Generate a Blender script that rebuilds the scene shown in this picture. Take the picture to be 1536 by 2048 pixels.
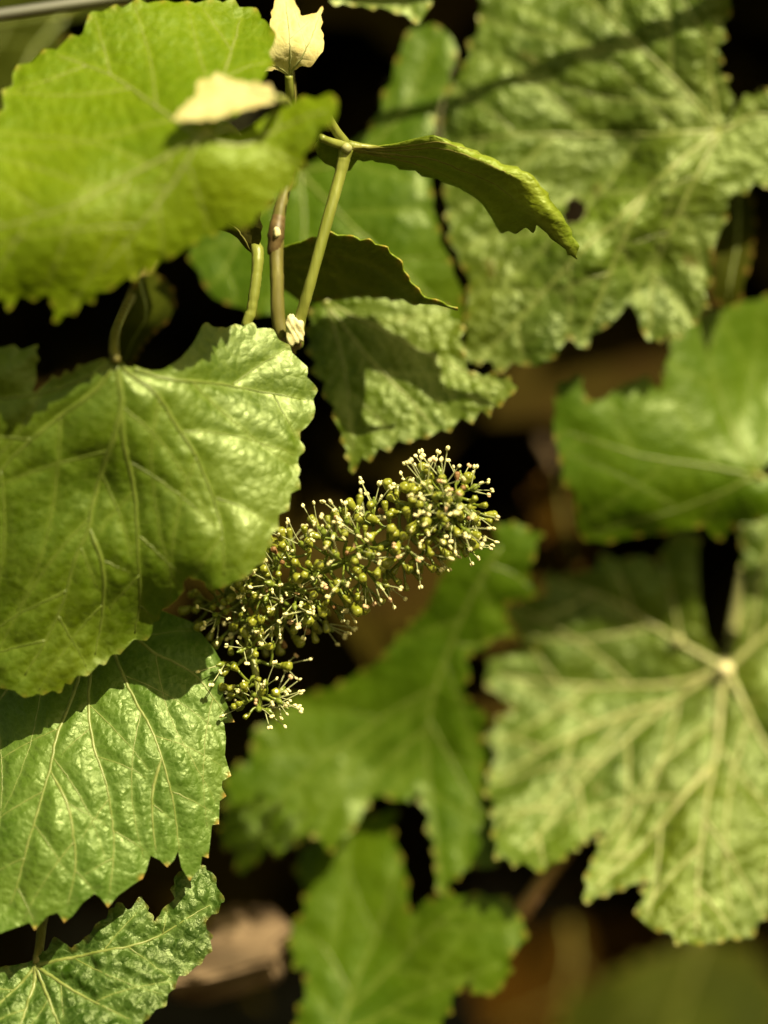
import bpy, bmesh, math, random
import numpy as np
from mathutils import Vector, Matrix, Quaternion
from mathutils.geometry import delaunay_2d_cdt
from mathutils.kdtree import KDTree

random.seed(7)
rng = np.random.default_rng(7)
scene = bpy.context.scene
for o in list(bpy.data.objects):
    bpy.data.objects.remove(o)
C = scene.collection

# ------------------------------------------------------------------ camera
FOC = 0.45                      # metres to the flower cluster
WT = 0.14 / FOC                 # picture width / distance
PITCH = math.radians(8)
CAMZ = 0.50
cam_d = bpy.data.cameras.new('camera')
cam = bpy.data.objects.new('camera', cam_d)
C.objects.link(cam)
cam.location = (0, 0, CAMZ)
cam.rotation_euler = (math.radians(90) - PITCH, 0, 0)
cam_d.sensor_fit = 'HORIZONTAL'
cam_d.sensor_width = 24.0
cam_d.lens = 24.0 / WT
cam_d.clip_start = 0.01
cam_d.clip_end = 500
cam_d.dof.use_dof = True
cam_d.dof.focus_distance = FOC
cam_d.dof.aperture_fstop = 3.4
scene.camera = cam

# ------------------------------------------------------------------ light
FWD = Vector((0, math.cos(PITCH), -math.sin(PITCH)))
UPV = Vector((0, math.sin(PITCH), math.cos(PITCH)))
RGT = Vector((1, 0, 0))
SUN = (RGT * 0.40 + UPV * 0.72 - FWD * 0.57).normalized()   # towards the sun
el = math.asin(SUN.z)
az = math.atan2(SUN.x, SUN.y)
w = bpy.data.worlds.new('World')
scene.world = w
w.use_nodes = True
wn = w.node_tree
bg = wn.nodes['Background']
sky = wn.nodes.new('ShaderNodeTexSky')
sky.sky_type = 'NISHITA'
sky.sun_disc = False
sky.sun_elevation = el
sky.sun_rotation = az
sky.dust_density = 2.0
wb = wn.nodes.new('ShaderNodeMix')          # the photograph's warm white balance
wb.data_type = 'RGBA'
wb.blend_type = 'MULTIPLY'
wb.inputs[0].default_value = 1.0
wb.inputs[7].default_value = (1.0, 0.84, 0.30, 1)
wn.links.new(sky.outputs[0], wb.inputs[6])
wn.links.new(wb.outputs[2], bg.inputs[0])
bg.inputs[1].default_value = 0.085
sl = bpy.data.lights.new('sun', 'SUN')
sl.energy = 5.0
sl.angle = math.radians(0.6)
sl.color = (1.0, 0.90, 0.52)
so = bpy.data.objects.new('sun', sl)
C.objects.link(so)
so.location = SUN * 3
so.rotation_euler = SUN.to_track_quat('Z', 'Y').to_euler()
scene.view_settings.view_transform = 'Standard'
scene.view_settings.look = 'None'
scene.view_settings.exposure = 1.2
scene.view_settings.gamma = 1.0

# ------------------------------------------------------------------ pixel -> place
CAM = Vector((0, 0, CAMZ))


def P(px, py, d):
    """photo pixel + depth in mm behind the flower cluster -> world point"""
    z = FOC + d / 1000.0
    u = (px - 768) / 1536 * WT
    v = (1024 - py) / 1536 * WT
    return CAM + (RGT * u + UPV * v + FWD) * z


def Pn(px, py, d):
    z = FOC + d / 1000.0
    u = (px - 768) / 1536 * WT
    v = (1024 - py) / 1536 * WT
    a = np.empty((len(px), 3))
    R, U, F = np.array(RGT), np.array(UPV), np.array(FWD)
    return np.array(CAM) + (u[:, None] * R + v[:, None] * U + F) * z[:, None]


PXM = 0.14 / 1536               # metres per pixel at the focus distance


# ------------------------------------------------------------------ object helpers
def tag(o, label=None, cat=None, group=None, kind=None):
    if label: o['label'] = label
    if cat: o['category'] = cat
    if group: o['group'] = group
    if kind: o['kind'] = kind
    return o


def empty(name, loc):
    o = bpy.data.objects.new(name, None)
    o.empty_display_size = 0.01
    C.objects.link(o)
    o.location = loc
    return o


def link(name, me, parent=None, mat=None):
    o = bpy.data.objects.new(name, me)
    C.objects.link(o)
    if mat is not None and not me.materials:
        me.materials.append(mat)
    if parent is not None:
        o.parent = parent
        m = Matrix.Identity(4)
        p = parent
        chain = []
        while p is not None:
            chain.append(p)
            p = p.parent
        for q in reversed(chain):
            m = m @ Matrix.LocRotScale(q.location, q.rotation_euler, q.scale)
        o.location = m.inverted().translation     # meshes hold world coordinates
    return o


def mesh_from(verts, faces, smooth=True):
    me = bpy.data.meshes.new('m')
    me.from_pydata([tuple(v) for v in verts], [], faces)
    if smooth:
        me.polygons.foreach_set('use_smooth', [True] * len(me.polygons))
    me.update()
    return me


def smooth_path(pts, n):
    """Catmull-Rom through pts, n samples"""
    p = np.array(pts, float)
    if len(p) == 2:
        t = np.linspace(0, 1, n)[:, None]
        return p[0] * (1 - t) + p[1] * t
    q = np.vstack([2 * p[0] - p[1], p, 2 * p[-1] - p[-2]])
    out = []
    for t in np.linspace(0, len(p) - 1 - 1e-9, n):
        i = int(t)
        f = t - i
        a, b, c, d = q[i], q[i + 1], q[i + 2], q[i + 3]
        out.append(0.5 * ((2 * b) + (c - a) * f + (2 * a - 5 * b + 4 * c - d) * f * f
                          + (3 * b - a - 3 * c + d) * f ** 3))
    return np.array(out)


def tube_data(path, radii, seg=8, cap=True):
    path = [Vector(p) for p in path]
    n = len(path)
    vs, fs = [], []
    t0 = (path[1] - path[0]).normalized()
    ref = Vector((0, 0, 1)) if abs(t0.z) < 0.9 else Vector((1, 0, 0))
    nrm = t0.cross(ref).normalized()
    for i in range(n):
        t = (path[min(i + 1, n - 1)] - path[max(i - 1, 0)]).normalized()
        nrm = (nrm - t * nrm.dot(t)).normalized()
        b = t.cross(nrm)
        for k in range(seg):
            a = 2 * math.pi * k / seg
            vs.append(path[i] + (nrm * math.cos(a) + b * math.sin(a)) * radii[i])
    for i in range(n - 1):
        for k in range(seg):
            k2 = (k + 1) % seg
            fs.append((i * seg + k, i * seg + k2, (i + 1) * seg + k2, (i + 1) * seg + k))
    if cap:
        fs.append(tuple(range(seg - 1, -1, -1)))
        fs.append(tuple((n - 1) * seg + k for k in range(seg)))
    return vs, fs


def tube(name, pts, radii, mat, parent=None, n=None, seg=10, bump=0.0):
    """pts: world points (controls), radii at controls (m)"""
    n = n or max(8, len(pts) * 8)
    path = smooth_path([tuple(p) for p in pts], n)
    rr = np.interp(np.linspace(0, 1, n), np.linspace(0, 1, len(radii)), radii)
    if bump:
        rr = rr * (1 + bump * rng.standard_normal(n))
    v, f = tube_data(path, rr, seg)
    return link(name, mesh_from(v, f), parent, mat)


# ------------------------------------------------------------------ materials
def new_mat(name):
    m = bpy.data.materials.new(name)
    m.use_nodes = True
    nt = m.node_tree
    return m, nt, nt.nodes['Principled BSDF']


def N(nt, t, **kw):
    n = nt.nodes.new(t)
    for k, v in kw.items():
        setattr(n, k, v)
    return n


def mixc(nt, fac, a, b, blend='MIX'):
    n = N(nt, 'ShaderNodeMix', data_type='RGBA', blend_type=blend)
    for idx, v in ((0, fac), (6, a), (7, b)):
        if isinstance(v, (int, float)):
            n.inputs[idx].default_value = v
        elif isinstance(v, tuple):
            n.inputs[idx].default_value = (*v, 1) if len(v) == 3 else v
        else:
            nt.links.new(v, n.inputs[idx])
    return n.outputs[2]


def ramp(nt, val, stops):
    r = N(nt, 'ShaderNodeValToRGB')
    e = r.color_ramp.elements
    while len(e) > len(stops):
        e.remove(e[-1])
    while len(e) < len(stops):
        e.new(0.5)
    for i, (p, c) in enumerate(stops):
        e[i].position = p
        e[i].color = (c, c, c, 1) if isinstance(c, (int, float)) else (*c, 1)
    nt.links.new(val, r.inputs[0])
    return r.outputs[0]


GREEN = 0.93   # hue trim


def leaf_mat(name, base, light, dark, rough=0.36, spec=0.5, trans=0.22, tcol=(0.16, 0.22, 0.008),
             under=(0.10, 0.115, 0.03), cell=420.0, bump=0.5, spots=0.0):
    if base[1] > base[0]:
        base, light, dark = [(c[0] * GREEN, c[1], c[2]) for c in (base, light, dark)]
    m, nt, bs = new_mat(name)
    L = nt.links
    uv = N(nt, 'ShaderNodeUVMap')
    uv.uv_map = 'flat'
    n1 = N(nt, 'ShaderNodeTexNoise')
    n1.inputs['Scale'].default_value = 55
    n1.inputs['Detail'].default_value = 5
    L.new(uv.outputs[0], n1.inputs['Vector'])
    n2 = N(nt, 'ShaderNodeTexNoise')
    n2.inputs['Scale'].default_value = 700
    n2.inputs['Detail'].default_value = 4
    L.new(uv.outputs[0], n2.inputs['Vector'])
    # warped coordinates for the net of small veins
    wa = N(nt, 'ShaderNodeMixRGB')
    wa.blend_type = 'ADD'
    wa.inputs[0].default_value = 0.0016
    L.new(uv.outputs[0], wa.inputs[1])
    L.new(n2.outputs['Color'], wa.inputs[2])
    vo = N(nt, 'ShaderNodeTexVoronoi', feature='DISTANCE_TO_EDGE')
    vo.inputs['Scale'].default_value = cell
    L.new(wa.outputs[0], vo.inputs['Vector'])
    vof = N(nt, 'ShaderNodeTexVoronoi', feature='F1')
    vof.inputs['Scale'].default_value = cell
    L.new(wa.outputs[0], vof.inputs['Vector'])
    col = mixc(nt, ramp(nt, n1.outputs[0], [(0.40, 0.0), (0.60, 1.0)]), dark, base)
    n5 = N(nt, 'ShaderNodeTexNoise')
    n5.inputs['Scale'].default_value = 24
    n5.inputs['Detail'].default_value = 3
    L.new(uv.outputs[0], n5.inputs['Vector'])
    col = mixc(nt, ramp(nt, n5.outputs[0], [(0.45, 0.0), (0.72, 0.7)]), col, (base[0] * 1.5, base[1] * 1.15, base[2] * 0.8))
    col = mixc(nt, ramp(nt, n2.outputs[0], [(0.48, 0.0), (0.78, 0.40)]), col, light)
    net = ramp(nt, vo.outputs[0], [(0.0, 0.30), (0.09, 0.0)])
    col = mixc(nt, net, col, light)
    if spots > 0:
        n3 = N(nt, 'ShaderNodeTexNoise')
        n3.inputs['Scale'].default_value = 120
        n3.inputs['Detail'].default_value = 2
        L.new(uv.outputs[0], n3.inputs['Vector'])
        col = mixc(nt, ramp(nt, n3.outputs[0], [(0.70, 0.0), (0.76, spots)]), col, (0.10, 0.05, 0.02))
    av = N(nt, 'ShaderNodeAttribute', attribute_name='vein')
    col = mixc(nt, av.outputs['Fac'], col, light)
    at = N(nt, 'ShaderNodeAttribute', attribute_name='tip')
    col = mixc(nt, at.outputs['Fac'], col, (0.42, 0.20, 0.06))
    geo = N(nt, 'ShaderNodeNewGeometry')
    ucol = mixc(nt, n1.outputs[0], under, tuple(0.6 * c for c in under))
    ucol = mixc(nt, net, ucol, tuple(min(1, 1.5 * c) for c in under))
    col2 = mixc(nt, geo.outputs['Backfacing'], col, ucol)
    L.new(col2, bs.inputs['Base Color'])
    rg = N(nt, 'ShaderNodeMapRange')
    rg.inputs[1].default_value = 0.3
    rg.inputs[2].default_value = 0.7
    rg.inputs[3].default_value = rough - 0.06
    rg.inputs[4].default_value = rough + 0.12
    L.new(n2.outputs[0], rg.inputs[0])
    rm = N(nt, 'ShaderNodeMix', data_type='FLOAT')
    L.new(geo.outputs['Backfacing'], rm.inputs[0])
    L.new(rg.outputs[0], rm.inputs[2])
    rm.inputs[3].default_value = 0.75
    L.new(rm.outputs[0], bs.inputs['Roughness'])
    bs.inputs['Specular IOR Level'].default_value = spec
    bs.inputs['Specular Tint'].default_value = (0.86, 1.0, 0.58, 1)
    # relief: blisters between the small veins, fine grain
    hb = ramp(nt, vof.outputs['Distance'], [(0.0, 1.0), (0.75, 0.0)])
    b1 = N(nt, 'ShaderNodeBump')
    b1.inputs['Strength'].default_value = bump
    b1.inputs['Distance'].default_value = 0.0006
    L.new(hb, b1.inputs['Height'])
    b2 = N(nt, 'ShaderNodeBump')
    b2.inputs['Strength'].default_value = bump * 0.4
    b2.inputs['Distance'].default_value = 0.0004
    n4 = N(nt, 'ShaderNodeTexNoise')
    n4.inputs['Scale'].default_value = 1500
    n4.inputs['Detail'].default_value = 3
    L.new(uv.outputs[0], n4.inputs['Vector'])
    L.new(n4.outputs[0], b2.inputs['Height'])
    L.new(b1.outputs[0], b2.inputs['Normal'])
    L.new(b2.outputs[0], bs.inputs['Normal'])
    tr = N(nt, 'ShaderNodeBsdfTranslucent')
    tr.inputs[0].default_value = (*tcol, 1)
    L.new(b1.outputs[0], tr.inputs['Normal'])
    mx = N(nt, 'ShaderNodeMixShader')
    mx.inputs[0].default_value = trans
    L.new(bs.outputs[0], mx.inputs[1])
    L.new(tr.outputs[0], mx.inputs[2])
    L.new(mx.outputs[0], nt.nodes['Material Output'].inputs[0])
    return m


def simple_mat(name, c1, c2, scale=300, rough=0.5, spec=0.4, bump=0.2, bdist=0.0004, trans=0.0, stretch=None):
    m, nt, bs = new_mat(name)
    L = nt.links
    tc = N(nt, 'ShaderNodeTexCoord')
    vec = tc.outputs['Object']
    if stretch:
        mp = N(nt, 'ShaderNodeMapping')
        mp.inputs['Scale'].default_value = stretch
        L.new(vec, mp.inputs[0])
        vec = mp.outputs[0]
    n1 = N(nt, 'ShaderNodeTexNoise')
    n1.inputs['Scale'].default_value = scale
    n1.inputs['Detail'].default_value = 5
    L.new(vec, n1.inputs['Vector'])
    col = mixc(nt, ramp(nt, n1.outputs[0], [(0.35, 0.0), (0.68, 1.0)]), c1, c2)
    L.new(col, bs.inputs['Base Color'])
    bs.inputs['Roughness'].default_value = rough
    bs.inputs['Specular IOR Level'].default_value = spec
    if bump:
        b = N(nt, 'ShaderNodeBump')
        b.inputs['Strength'].default_value = bump
        b.inputs['Distance'].default_value = bdist
        L.new(n1.outputs[0], b.inputs['Height'])
        L.new(b.outputs[0], bs.inputs['Normal'])
    if trans:
        tr = N(nt, 'ShaderNodeBsdfTranslucent')
        L.new(col, tr.inputs[0])
        mx = N(nt, 'ShaderNodeMixShader')
        mx.inputs[0].default_value = trans
        L.new(bs.outputs[0], mx.inputs[1])
        L.new(tr.outputs[0], mx.inputs[2])
        L.new(mx.outputs[0], nt.nodes['Material Output'].inputs[0])
    return m


M = {}
# fresh leaf, mature leaf, dull rough leaf, dark shaded leaf ...
M['fresh'] = leaf_mat('leaf_fresh', (0.120, 0.172, 0.0012), (0.18, 0.22, 0.010), (0.095, 0.145, 0.001),
                      rough=0.46, spec=0.42, trans=0.35, tcol=(0.22, 0.31, 0.002), cell=520, bump=0.45)
M['glossy'] = leaf_mat('leaf_glossy', (0.060, 0.092, 0.0010), (0.12, 0.155, 0.015), (0.042, 0.070, 0.0006),
                       rough=0.42, spec=0.80, trans=0.24, tcol=(0.14, 0.24, 0.002), cell=560, bump=0.22)
M['mature'] = leaf_mat('leaf_mature', (0.056, 0.096, 0.011), (0.12, 0.165, 0.04), (0.038, 0.074, 0.006),
                       rough=0.40, spec=0.48, trans=0.16, tcol=(0.12, 0.2, 0.004), cell=800, bump=0.25)
M['crinkled'] = leaf_mat('leaf_crinkled', (0.022, 0.048, 0.003), (0.10, 0.145, 0.035), (0.011, 0.028, 0.0015),
                         rough=0.40, spec=0.45, trans=0.12, tcol=(0.12, 0.2, 0.004), cell=420, bump=0.8)
M['matte'] = leaf_mat('leaf_matte', (0.054, 0.082, 0.003), (0.15, 0.18, 0.045), (0.024, 0.042, 0.001),
                      rough=0.39, spec=0.52, trans=0.17, tcol=(0.14, 0.22, 0.004), cell=430, bump=0.75, spots=0.35)
M['plain'] = leaf_mat('leaf_plain', (0.044, 0.078, 0.0010), (0.09, 0.13, 0.010), (0.031, 0.060, 0.0008),
                      rough=0.38, spec=0.32, trans=0.20, tcol=(0.14, 0.24, 0.002), cell=400, bump=0.3)
M['under'] = leaf_mat('leaf_curled', (0.10, 0.135, 0.006), (0.2, 0.22, 0.03), (0.08, 0.11, 0.004),
                      rough=0.45, spec=0.4, trans=0.04, tcol=(0.15, 0.16, 0.01), under=(0.048, 0.040, 0.004), cell=520, bump=0.3)
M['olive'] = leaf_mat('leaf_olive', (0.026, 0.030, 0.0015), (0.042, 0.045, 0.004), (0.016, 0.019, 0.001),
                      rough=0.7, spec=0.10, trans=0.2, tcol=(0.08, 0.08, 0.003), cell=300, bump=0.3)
M['cream'] = leaf_mat('leaf_cream', (0.50, 0.45, 0.25), (0.62, 0.56, 0.34), (0.36, 0.34, 0.15),
                      rough=0.7, spec=0.2, trans=0.25, tcol=(0.45, 0.42, 0.12), under=(0.35, 0.32, 0.15), cell=420, bump=0.5)
M['vein'] = simple_mat('leaf_vein', (0.12, 0.15, 0.03), (0.19, 0.21, 0.07), 500, 0.4, 0.4, 0.2, trans=0.1)
M['veingreen'] = simple_mat('leaf_vein_green', (0.075, 0.105, 0.010), (0.11, 0.14, 0.022), 500, 0.45, 0.4, 0.2, trans=0.1)
M['veinpale'] = simple_mat('leaf_vein_pale', (0.21, 0.22, 0.08), (0.32, 0.31, 0.15), 500, 0.45, 0.4, 0.2, trans=0.1)
M['veindark'] = simple_mat('leaf_vein_under', (0.11, 0.105, 0.018), (0.16, 0.145, 0.03), 500, 0.6, 0.3, 0.2)
M['stem'] = simple_mat('green_stem', (0.13, 0.145, 0.022), (0.20, 0.21, 0.045), 420, 0.42, 0.5, 0.8, stretch=(1, 1, 0.12))
M['stemred'] = simple_mat('reddish_node', (0.055, 0.032, 0.010), (0.13, 0.085, 0.035), 400, 0.5, 0.4, 0.3)
M['brownstem'] = simple_mat('brown_stem', (0.09, 0.075, 0.018), (0.14, 0.125, 0.03), 420, 0.5, 0.4, 0.8, stretch=(1, 1, 0.12))
M['creambud'] = simple_mat('cream_bud', (0.42, 0.36, 0.20), (0.66, 0.60, 0.40), 900, 0.6, 0.3, 0.4)
M['bark'] = simple_mat('bark', (0.05, 0.03, 0.015), (0.13, 0.085, 0.05), 120, 0.9, 0.2, 0.9, 0.002, stretch=(1, 1, 0.3))
M['wood'] = simple_mat('pale_wood', (0.055, 0.034, 0.020), (0.21, 0.140, 0.095), 90, 0.8, 0.25, 0.7, 0.002, stretch=(0.3, 1, 1))
M['twig'] = simple_mat('pink_twig', (0.28, 0.15, 0.09), (0.36, 0.20, 0.12), 200, 0.7, 0.3, 0.4)
M['soil'] = simple_mat('soil', (0.009, 0.004, 0.0004), (0.020, 0.009, 0.001), 9, 0.95, 0.1, 1.0, 0.02)
M['dead'] = simple_mat('dead_leaf', (0.09, 0.045, 0.014), (0.17, 0.09, 0.03), 90, 0.8, 0.2, 0.5, 0.001, trans=0.15)
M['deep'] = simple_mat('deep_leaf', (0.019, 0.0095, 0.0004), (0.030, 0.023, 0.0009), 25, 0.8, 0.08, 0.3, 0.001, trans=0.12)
M['bud'] = simple_mat('flower_bud', (0.145, 0.160, 0.010), (0.27, 0.265, 0.038), 900, 0.30, 0.6, 0.25, 0.0002, trans=0.06)
M['ovary'] = simple_mat('flower_ovary', (0.11, 0.145, 0.016), (0.17, 0.20, 0.03), 900, 0.35, 0.5, 0.2, 0.0002, trans=0.06)
M['filament'] = simple_mat('stamen_filament', (0.36, 0.38, 0.19), (0.48, 0.48, 0.28), 900, 0.5, 0.3, 0.0, trans=0.25)
M['anther'] = simple_mat('stamen_anther', (0.66, 0.58, 0.30), (0.85, 0.77, 0.48), 2500, 0.6, 0.3, 0.3, 0.0001)
M['antherold'] = simple_mat('stamen_anther_old', (0.45, 0.26, 0.16), (0.62, 0.44, 0.28), 2500, 0.6, 0.3, 0.3, 0.0001)
m, nt, bs = new_mat('galvanised_wire')
bs.inputs['Base Color'].default_value = (0.42, 0.40, 0.40, 1)
bs.inputs['Metallic'].default_value = 0.9
bs.inputs['Roughness'].default_value = 0.42
M['wire'] = m


# ------------------------------------------------------------------ leaf builder
class TPS:
    """smooth depth (mm) over the picture from a few control points"""
    def __init__(self, ctrl):
        c = np.array(ctrl, float)
        self.c = c[:, :2] / 1000.0
        n = len(c)
        K = self.k(self.c[:, None, :] - self.c[None, :, :]) + np.eye(n) * 1e-4
        Pm = np.hstack([np.ones((n, 1)), self.c])
        A = np.zeros((n + 3, n + 3))
        A[:n, :n] = K
        A[:n, n:] = Pm
        A[n:, :n] = Pm.T
        b = np.zeros(n + 3)
        b[:n] = c[:, 2]
        self.w = np.linalg.lstsq(A, b, rcond=None)[0]

    @staticmethod
    def k(d):
        r2 = (d ** 2).sum(-1) + 1e-12
        return 0.5 * r2 * np.log(r2)

    def __call__(self, p):
        p = np.atleast_2d(np.array(p, float)) / 1000.0
        n = len(self.c)
        out = self.w[n] + p @ self.w[n + 1:]
        return out + self.k(p[:, None, :] - self.c[None, :, :]) @ self.w[:n]


def inside(poly, pts):
    if len(pts) < 200:
        a, b = poly, np.roll(poly, 1, 0)
        px, py = pts[:, :1], pts[:, 1:]
        dy = np.where(b[:, 1] == a[:, 1], 1e-9, b[:, 1] - a[:, 1])
        c = ((a[:, 1] > py) != (b[:, 1] > py)) & (px < (b[:, 0] - a[:, 0]) * (py - a[:, 1]) / dy + a[:, 0])
        return c.sum(1) % 2 == 1
    x, y = pts[:, 0], pts[:, 1]
    r = np.zeros(len(pts), bool)
    j = len(poly) - 1
    for i in range(len(poly)):
        xi, yi = poly[i]
        xj, yj = poly[j]
        if yi != yj:
            c = ((yi > y) != (yj > y)) & (x < (xj - xi) * (y - yi) / (yj - yi) + xi)
            r ^= c
        j = i
    return r


def seg_dist(pts, segs, chunk=2000):
    """distance of pts to the nearest segment"""
    a = segs[:, 0]
    d = segs[:, 1] - a
    L2 = (d ** 2).sum(1) + 1e-9
    out = np.empty(len(pts))
    for s in range(0, len(pts), chunk):
        q = pts[s:s + chunk]
        v = q[:, None, :] - a[None]
        t = np.clip((v * d[None]).sum(-1) / L2[None], 0, 1)
        e = v - t[..., None] * d[None]
        out[s:s + chunk] = np.sqrt((e ** 2).sum(-1).min(1))
    return out


def polysegs(poly, closed=False):
    p = np.array(poly, float)
    s = np.stack([p[:-1], p[1:]], 1)
    if closed:
        s = np.vstack([s, np.stack([p[-1:], p[:1]], 1)])
    return s


def value_noise(p, scale, seed):
    r = np.random.default_rng(seed)
    q = p / scale + 1000.3
    i = np.floor(q).astype(int)
    f = q - i
    f = f * f * (3 - 2 * f)
    tab = r.standard_normal((64, 64))
    g = lambda a, b: tab[a % 64, b % 64]
    return ((g(i[:, 0], i[:, 1]) * (1 - f[:, 0]) + g(i[:, 0] + 1, i[:, 1]) * f[:, 0]) * (1 - f[:, 1])
            + (g(i[:, 0], i[:, 1] + 1) * (1 - f[:, 0]) + g(i[:, 0] + 1, i[:, 1] + 1) * f[:, 0]) * f[:, 1])


def worley(p, scale, seed):
    r = np.random.default_rng(seed)
    q = p / scale + 500.0
    i = np.floor(q).astype(int)
    tab = r.random((64, 64, 2))
    best = np.full(len(p), 9.0)
    for dx in (-1, 0, 1):
        for dy in (-1, 0, 1):
            c = i + np.array([dx, dy])
            s = c + tab[c[:, 0] % 64, c[:, 1] % 64]
            best = np.minimum(best, np.sqrt(((q - s) ** 2).sum(1)))
    return best


def make_outline(outl, teeth, amp, smooth_rng, jit):
    """outl: traced points (x, y[, 0]); a third value 0 means no teeth on the edge that starts there"""
    pts = [(p[0], p[1]) for p in outl]
    flag = [len(p) < 3 for p in outl]
    area = 0
    n = len(pts)
    for i in range(n):
        x0, y0 = pts[i]
        x1, y1 = pts[(i + 1) % n]
        area += x0 * y1 - x1 * y0
    sgn = 1 if area > 0 else -1
    dense, fl = [], []
    for i in range(n):
        a = np.array(pts[i], float)
        b = np.array(pts[(i + 1) % n], float)
        k = max(1, int(np.linalg.norm(b - a) / 5))
        for j in range(k):
            dense.append(a + (b - a) * j / k)
            fl.append(flag[i])
    dense = np.array(dense)
    m = len(dense)
    # light rounding of the traced corners
    for _ in range(smooth_rng):
        dense = 0.25 * np.roll(dense, 1, 0) + 0.5 * dense + 0.25 * np.roll(dense, -1, 0)
    tips = []
    if teeth > 0:
        tan = np.roll(dense, -1, 0) - np.roll(dense, 1, 0)
        for _ in range(3):
            tan = (np.roll(tan, 1, 0) + 2 * tan + np.roll(tan, -1, 0)) / 4
        tan /= (np.linalg.norm(tan, axis=1)[:, None] + 1e-9)
        nor = np.stack([tan[:, 1], -tan[:, 0]], 1) * sgn
        off = np.zeros(m)
        pos = 0
        while pos < m:
            L = max(4, int(teeth * jit.uniform(0.65, 1.4) / 5))
            A = amp * jit.choice([0.35, 0.6, 0.9, 1.2, 1.5])
            pk = jit.uniform(0.55, 0.75)
            for j in range(L):
                if pos + j >= m:
                    break
                t = j / L
                s = (t / pk) ** 1.15 if t < pk else ((1 - t) / (1 - pk)) ** 1.1
                off[pos + j] = A * (s - 0.35)
            tp = pos + int(L * pk)
            if tp < m and fl[tp]:
                tips.append(tp)
            pos += L
        off *= np.array(fl, float)
        dense = dense + nor * off[:, None]
    return dense, np.array([dense[t] for t in tips]) if tips else np.zeros((0, 2))


def branch_veins(mains, poly, spacing, jit, maxlen=400):
    """side veins leaving the main veins alternately, curving to the leaf edge"""
    allseg = [polysegs(mv) for mv in mains]
    bseg = polysegs(poly[::3], True)
    res = []
    for k, mv in enumerate(mains):
        p = smooth_path(mv, max(8, len(mv) * 14))
        seglen = np.linalg.norm(np.diff(p, axis=0), axis=1)
        cum = np.concatenate([[0], np.cumsum(seglen)])
        s = spacing * jit.uniform(0.5, 0.9)
        side = jit.choice([-1, 1])
        others = [allseg[j] for j in range(len(mains)) if j != k]
        oth = np.vstack(others) if others else None
        while s < cum[-1] - spacing * 0.3:
            i = int(np.searchsorted(cum, s))
            i = min(max(i, 1), len(p) - 2)
            d = p[i + 1] - p[i - 1]
            a0 = math.atan2(d[1], d[0])
            for sd in (side,):
                ang = a0 + sd * math.radians(jit.uniform(42, 58))
                q = p[i].copy()
                path = [q.copy()]
                ln = 0
                while ln < maxlen:
                    q = q + 9 * np.array([math.cos(ang), math.sin(ang)])
                    ang -= sd * jit.uniform(-0.01, 0.035)
                    ln += 9
                    qq = q[None]
                    if not inside(poly, qq)[0] or seg_dist(qq, bseg)[0] < 7:
                        break
                    if oth is not None and ln > 30 and seg_dist(qq, oth)[0] < 12:
                        break
                    path.append(q.copy())
                if len(path) > 4:
                    res.append(np.array(path))
            side = -side
            s += spacing * jit.uniform(0.4, 0.75)
    return res


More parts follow.
